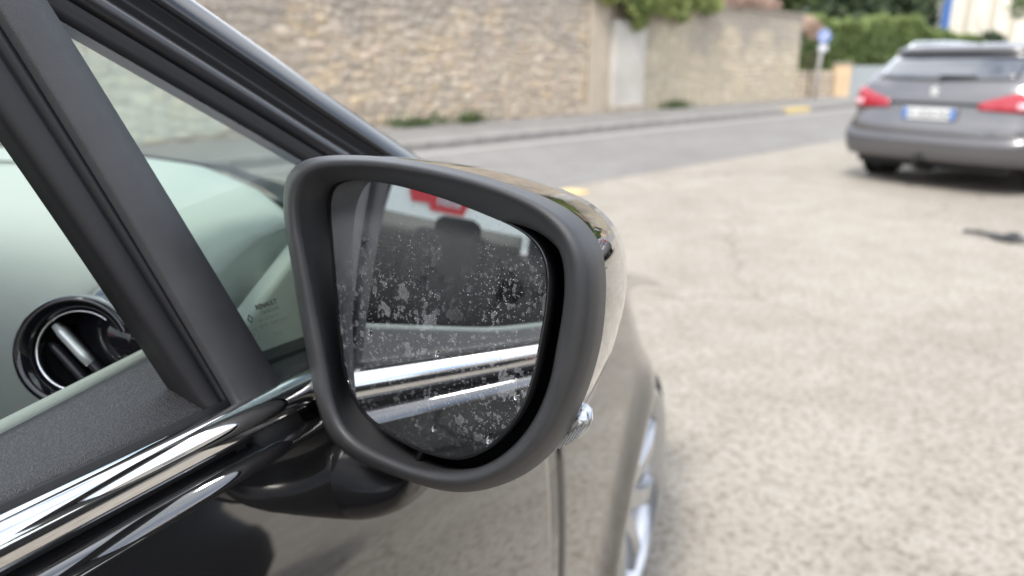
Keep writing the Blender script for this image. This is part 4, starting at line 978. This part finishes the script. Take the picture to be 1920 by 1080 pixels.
# indicator lens low on the outer corner
tsp = [(1089, 752), (1103, 757), (1111, 766), (1112, 784), (1104, 806), (1088, 822), (1064, 834), (1036, 844), (1030, 838), (1050, 815), (1068, 790)]
def tsring(k, d, sx): 
    c_ = np.mean(tsp, 0); return [bz(c_[0]+(x-c_[0])*k, c_[1]+(y-c_[1])*k, d) for x, y in tsp]
TS = cm('indicator_lens', loft([tsring(.90, -.020, 0), tsring(1, -.024, 0), tsring(1.0, -.040, 0), tsring(.8, -.056, 0)]), M['lens'], MR)
cm('indicator_reflector', loft([tsring(.80, -.026, 0), tsring(.84, -.034, 0), tsring(.7, -.046, 0)]), M['reflector'], MR)
for i in range(6):
    x0, y0 = 1086-8*i, 806+5.2*i
    cm('lens_rib', loft([[bz(x0+dx, y0+dy, d_) for dx, dy in ((-7, 14), (9, -12), (11, -11), (-5, 15))] for d_ in (-.0195, -.022)]), M['plate'], MR, smooth=False)
# foot that carries the mirror on the door
fr_ = []
for q, (r, s, z, a, b) in enumerate(((.000, .462, .905, .064, .048), (.025, .458, .903, .060, .043), (.050, .450, .908, .055, .037), (.078, .440, .922, .051, .033), (.105, .430, .945, .05, .034), (.125, .42, .985, .055, .04))):
    fr_.append([Vector((r+.35*b*math.sin(t_)*q/5, s+a*math.copysign(abs(math.cos(t_))**.8, math.cos(t_)), z+b*math.sin(t_))) for t_ in np.linspace(0, 2*math.pi, 32, endpoint=False)])
cm('mirror_foot', loft(fr_), M['foot'], MR, sub=1)
# water drops lying on the glass
for i, (px, py, rr, el, lab) in enumerate(((820, 663, .0021, 1.15, 'bright water drop on the mirror glass just above the reflected chrome strip'), (967, 741, .0024, 1.5, 'water drop at the right edge of the mirror glass, below the reflected chrome'), (812, 804, .0021, 1.4, 'dark water drop low in the middle of the mirror glass'), (915, 823, .0024, 1.7, 'water drop nearest the bottom rim of the mirror glass'), (693, 623, .0018, 1.5, 'dark water drop at the left of the mirror glass'))):
    c_ = gl(px, py); nn_ = (gn+(c_-gc)/RC).normalized(); e1 = nn_.cross(Vector((0, 0, 1))).normalized(); e2 = nn_.cross(e1)
    rings = []
    for k in np.linspace(0, 1, 7):
        a = k*math.pi/2; rad_ = rr*math.cos(a)+1e-5; hh = rr*.42*math.sin(a)+.0001
        rings.append([car_world(*(c_+e1*rad_*math.cos(t_)*.8+e2*rad_*el*math.sin(t_)+e1*rad_*.25*math.sin(t_)+nn_*hh)) for t_ in np.linspace(0, 2*math.pi, 24, endpoint=False)])
    base = car_world(*c_); v, f = loft(rings)
    o = mesh('water_drop', [p-base for p in v], f, M['drop']); o.location = base; tag(o, lab, 'water drop', 'water drops on the mirror glass')

# --- scrap lying on the ground
def gpt(px, py, z=0):
    u = (px-960)/1390; v = (540-py)/1390; d = Vector((u, cpi+v*spi, -spi+v*cpi)); t_ = (z-CAM_H)/d.z; return Vector((0, 0, CAM_H))+d*t_
a_, b_ = gpt(1806, 436), gpt(1945, 462); c_ = (a_+b_)/2
ex = (b_-a_); ey = Vector((-ex.y, ex.x, 0)).normalized()
P_ = [(a_-c_)+ex*t_+ey*q+Vector((0, 0, z)) for t_, q, z in ((0, 0, .012), (.18, .015, .02), (.36, .0, .022), (.5, -.02, .025), (.68, -.015, .018), (.85, .02, .03), (1, .03, .02))]
root = thing('broken_plastic_strip', 'black broken plastic strip lying on the pale ground at the right edge', 'debris', c_)
mesh('strip', *loft([[p+ey*y+Vector((0, 0, z)) for y, z in ((-w_, -.008), (-w_*.8, .012), (w_*.7, .014), (w_, -.006))] for p, w_ in zip(P_, (.012, .02, .022, .05, .055, .03, .02))]), M['scrap'], root, bevel=.003)
p = P_[4]; box('bracket', p+Vector((.02, .03, .02)), (.12, .06, .035), M['scrap'], root, bevel=.006, R=Matrix.Rotation(.6, 3, 'Z'))
box('clip', P_[5]+Vector((0, .0, .012)), (.05, .05, .03), M['alloy'], root, bevel=.006)
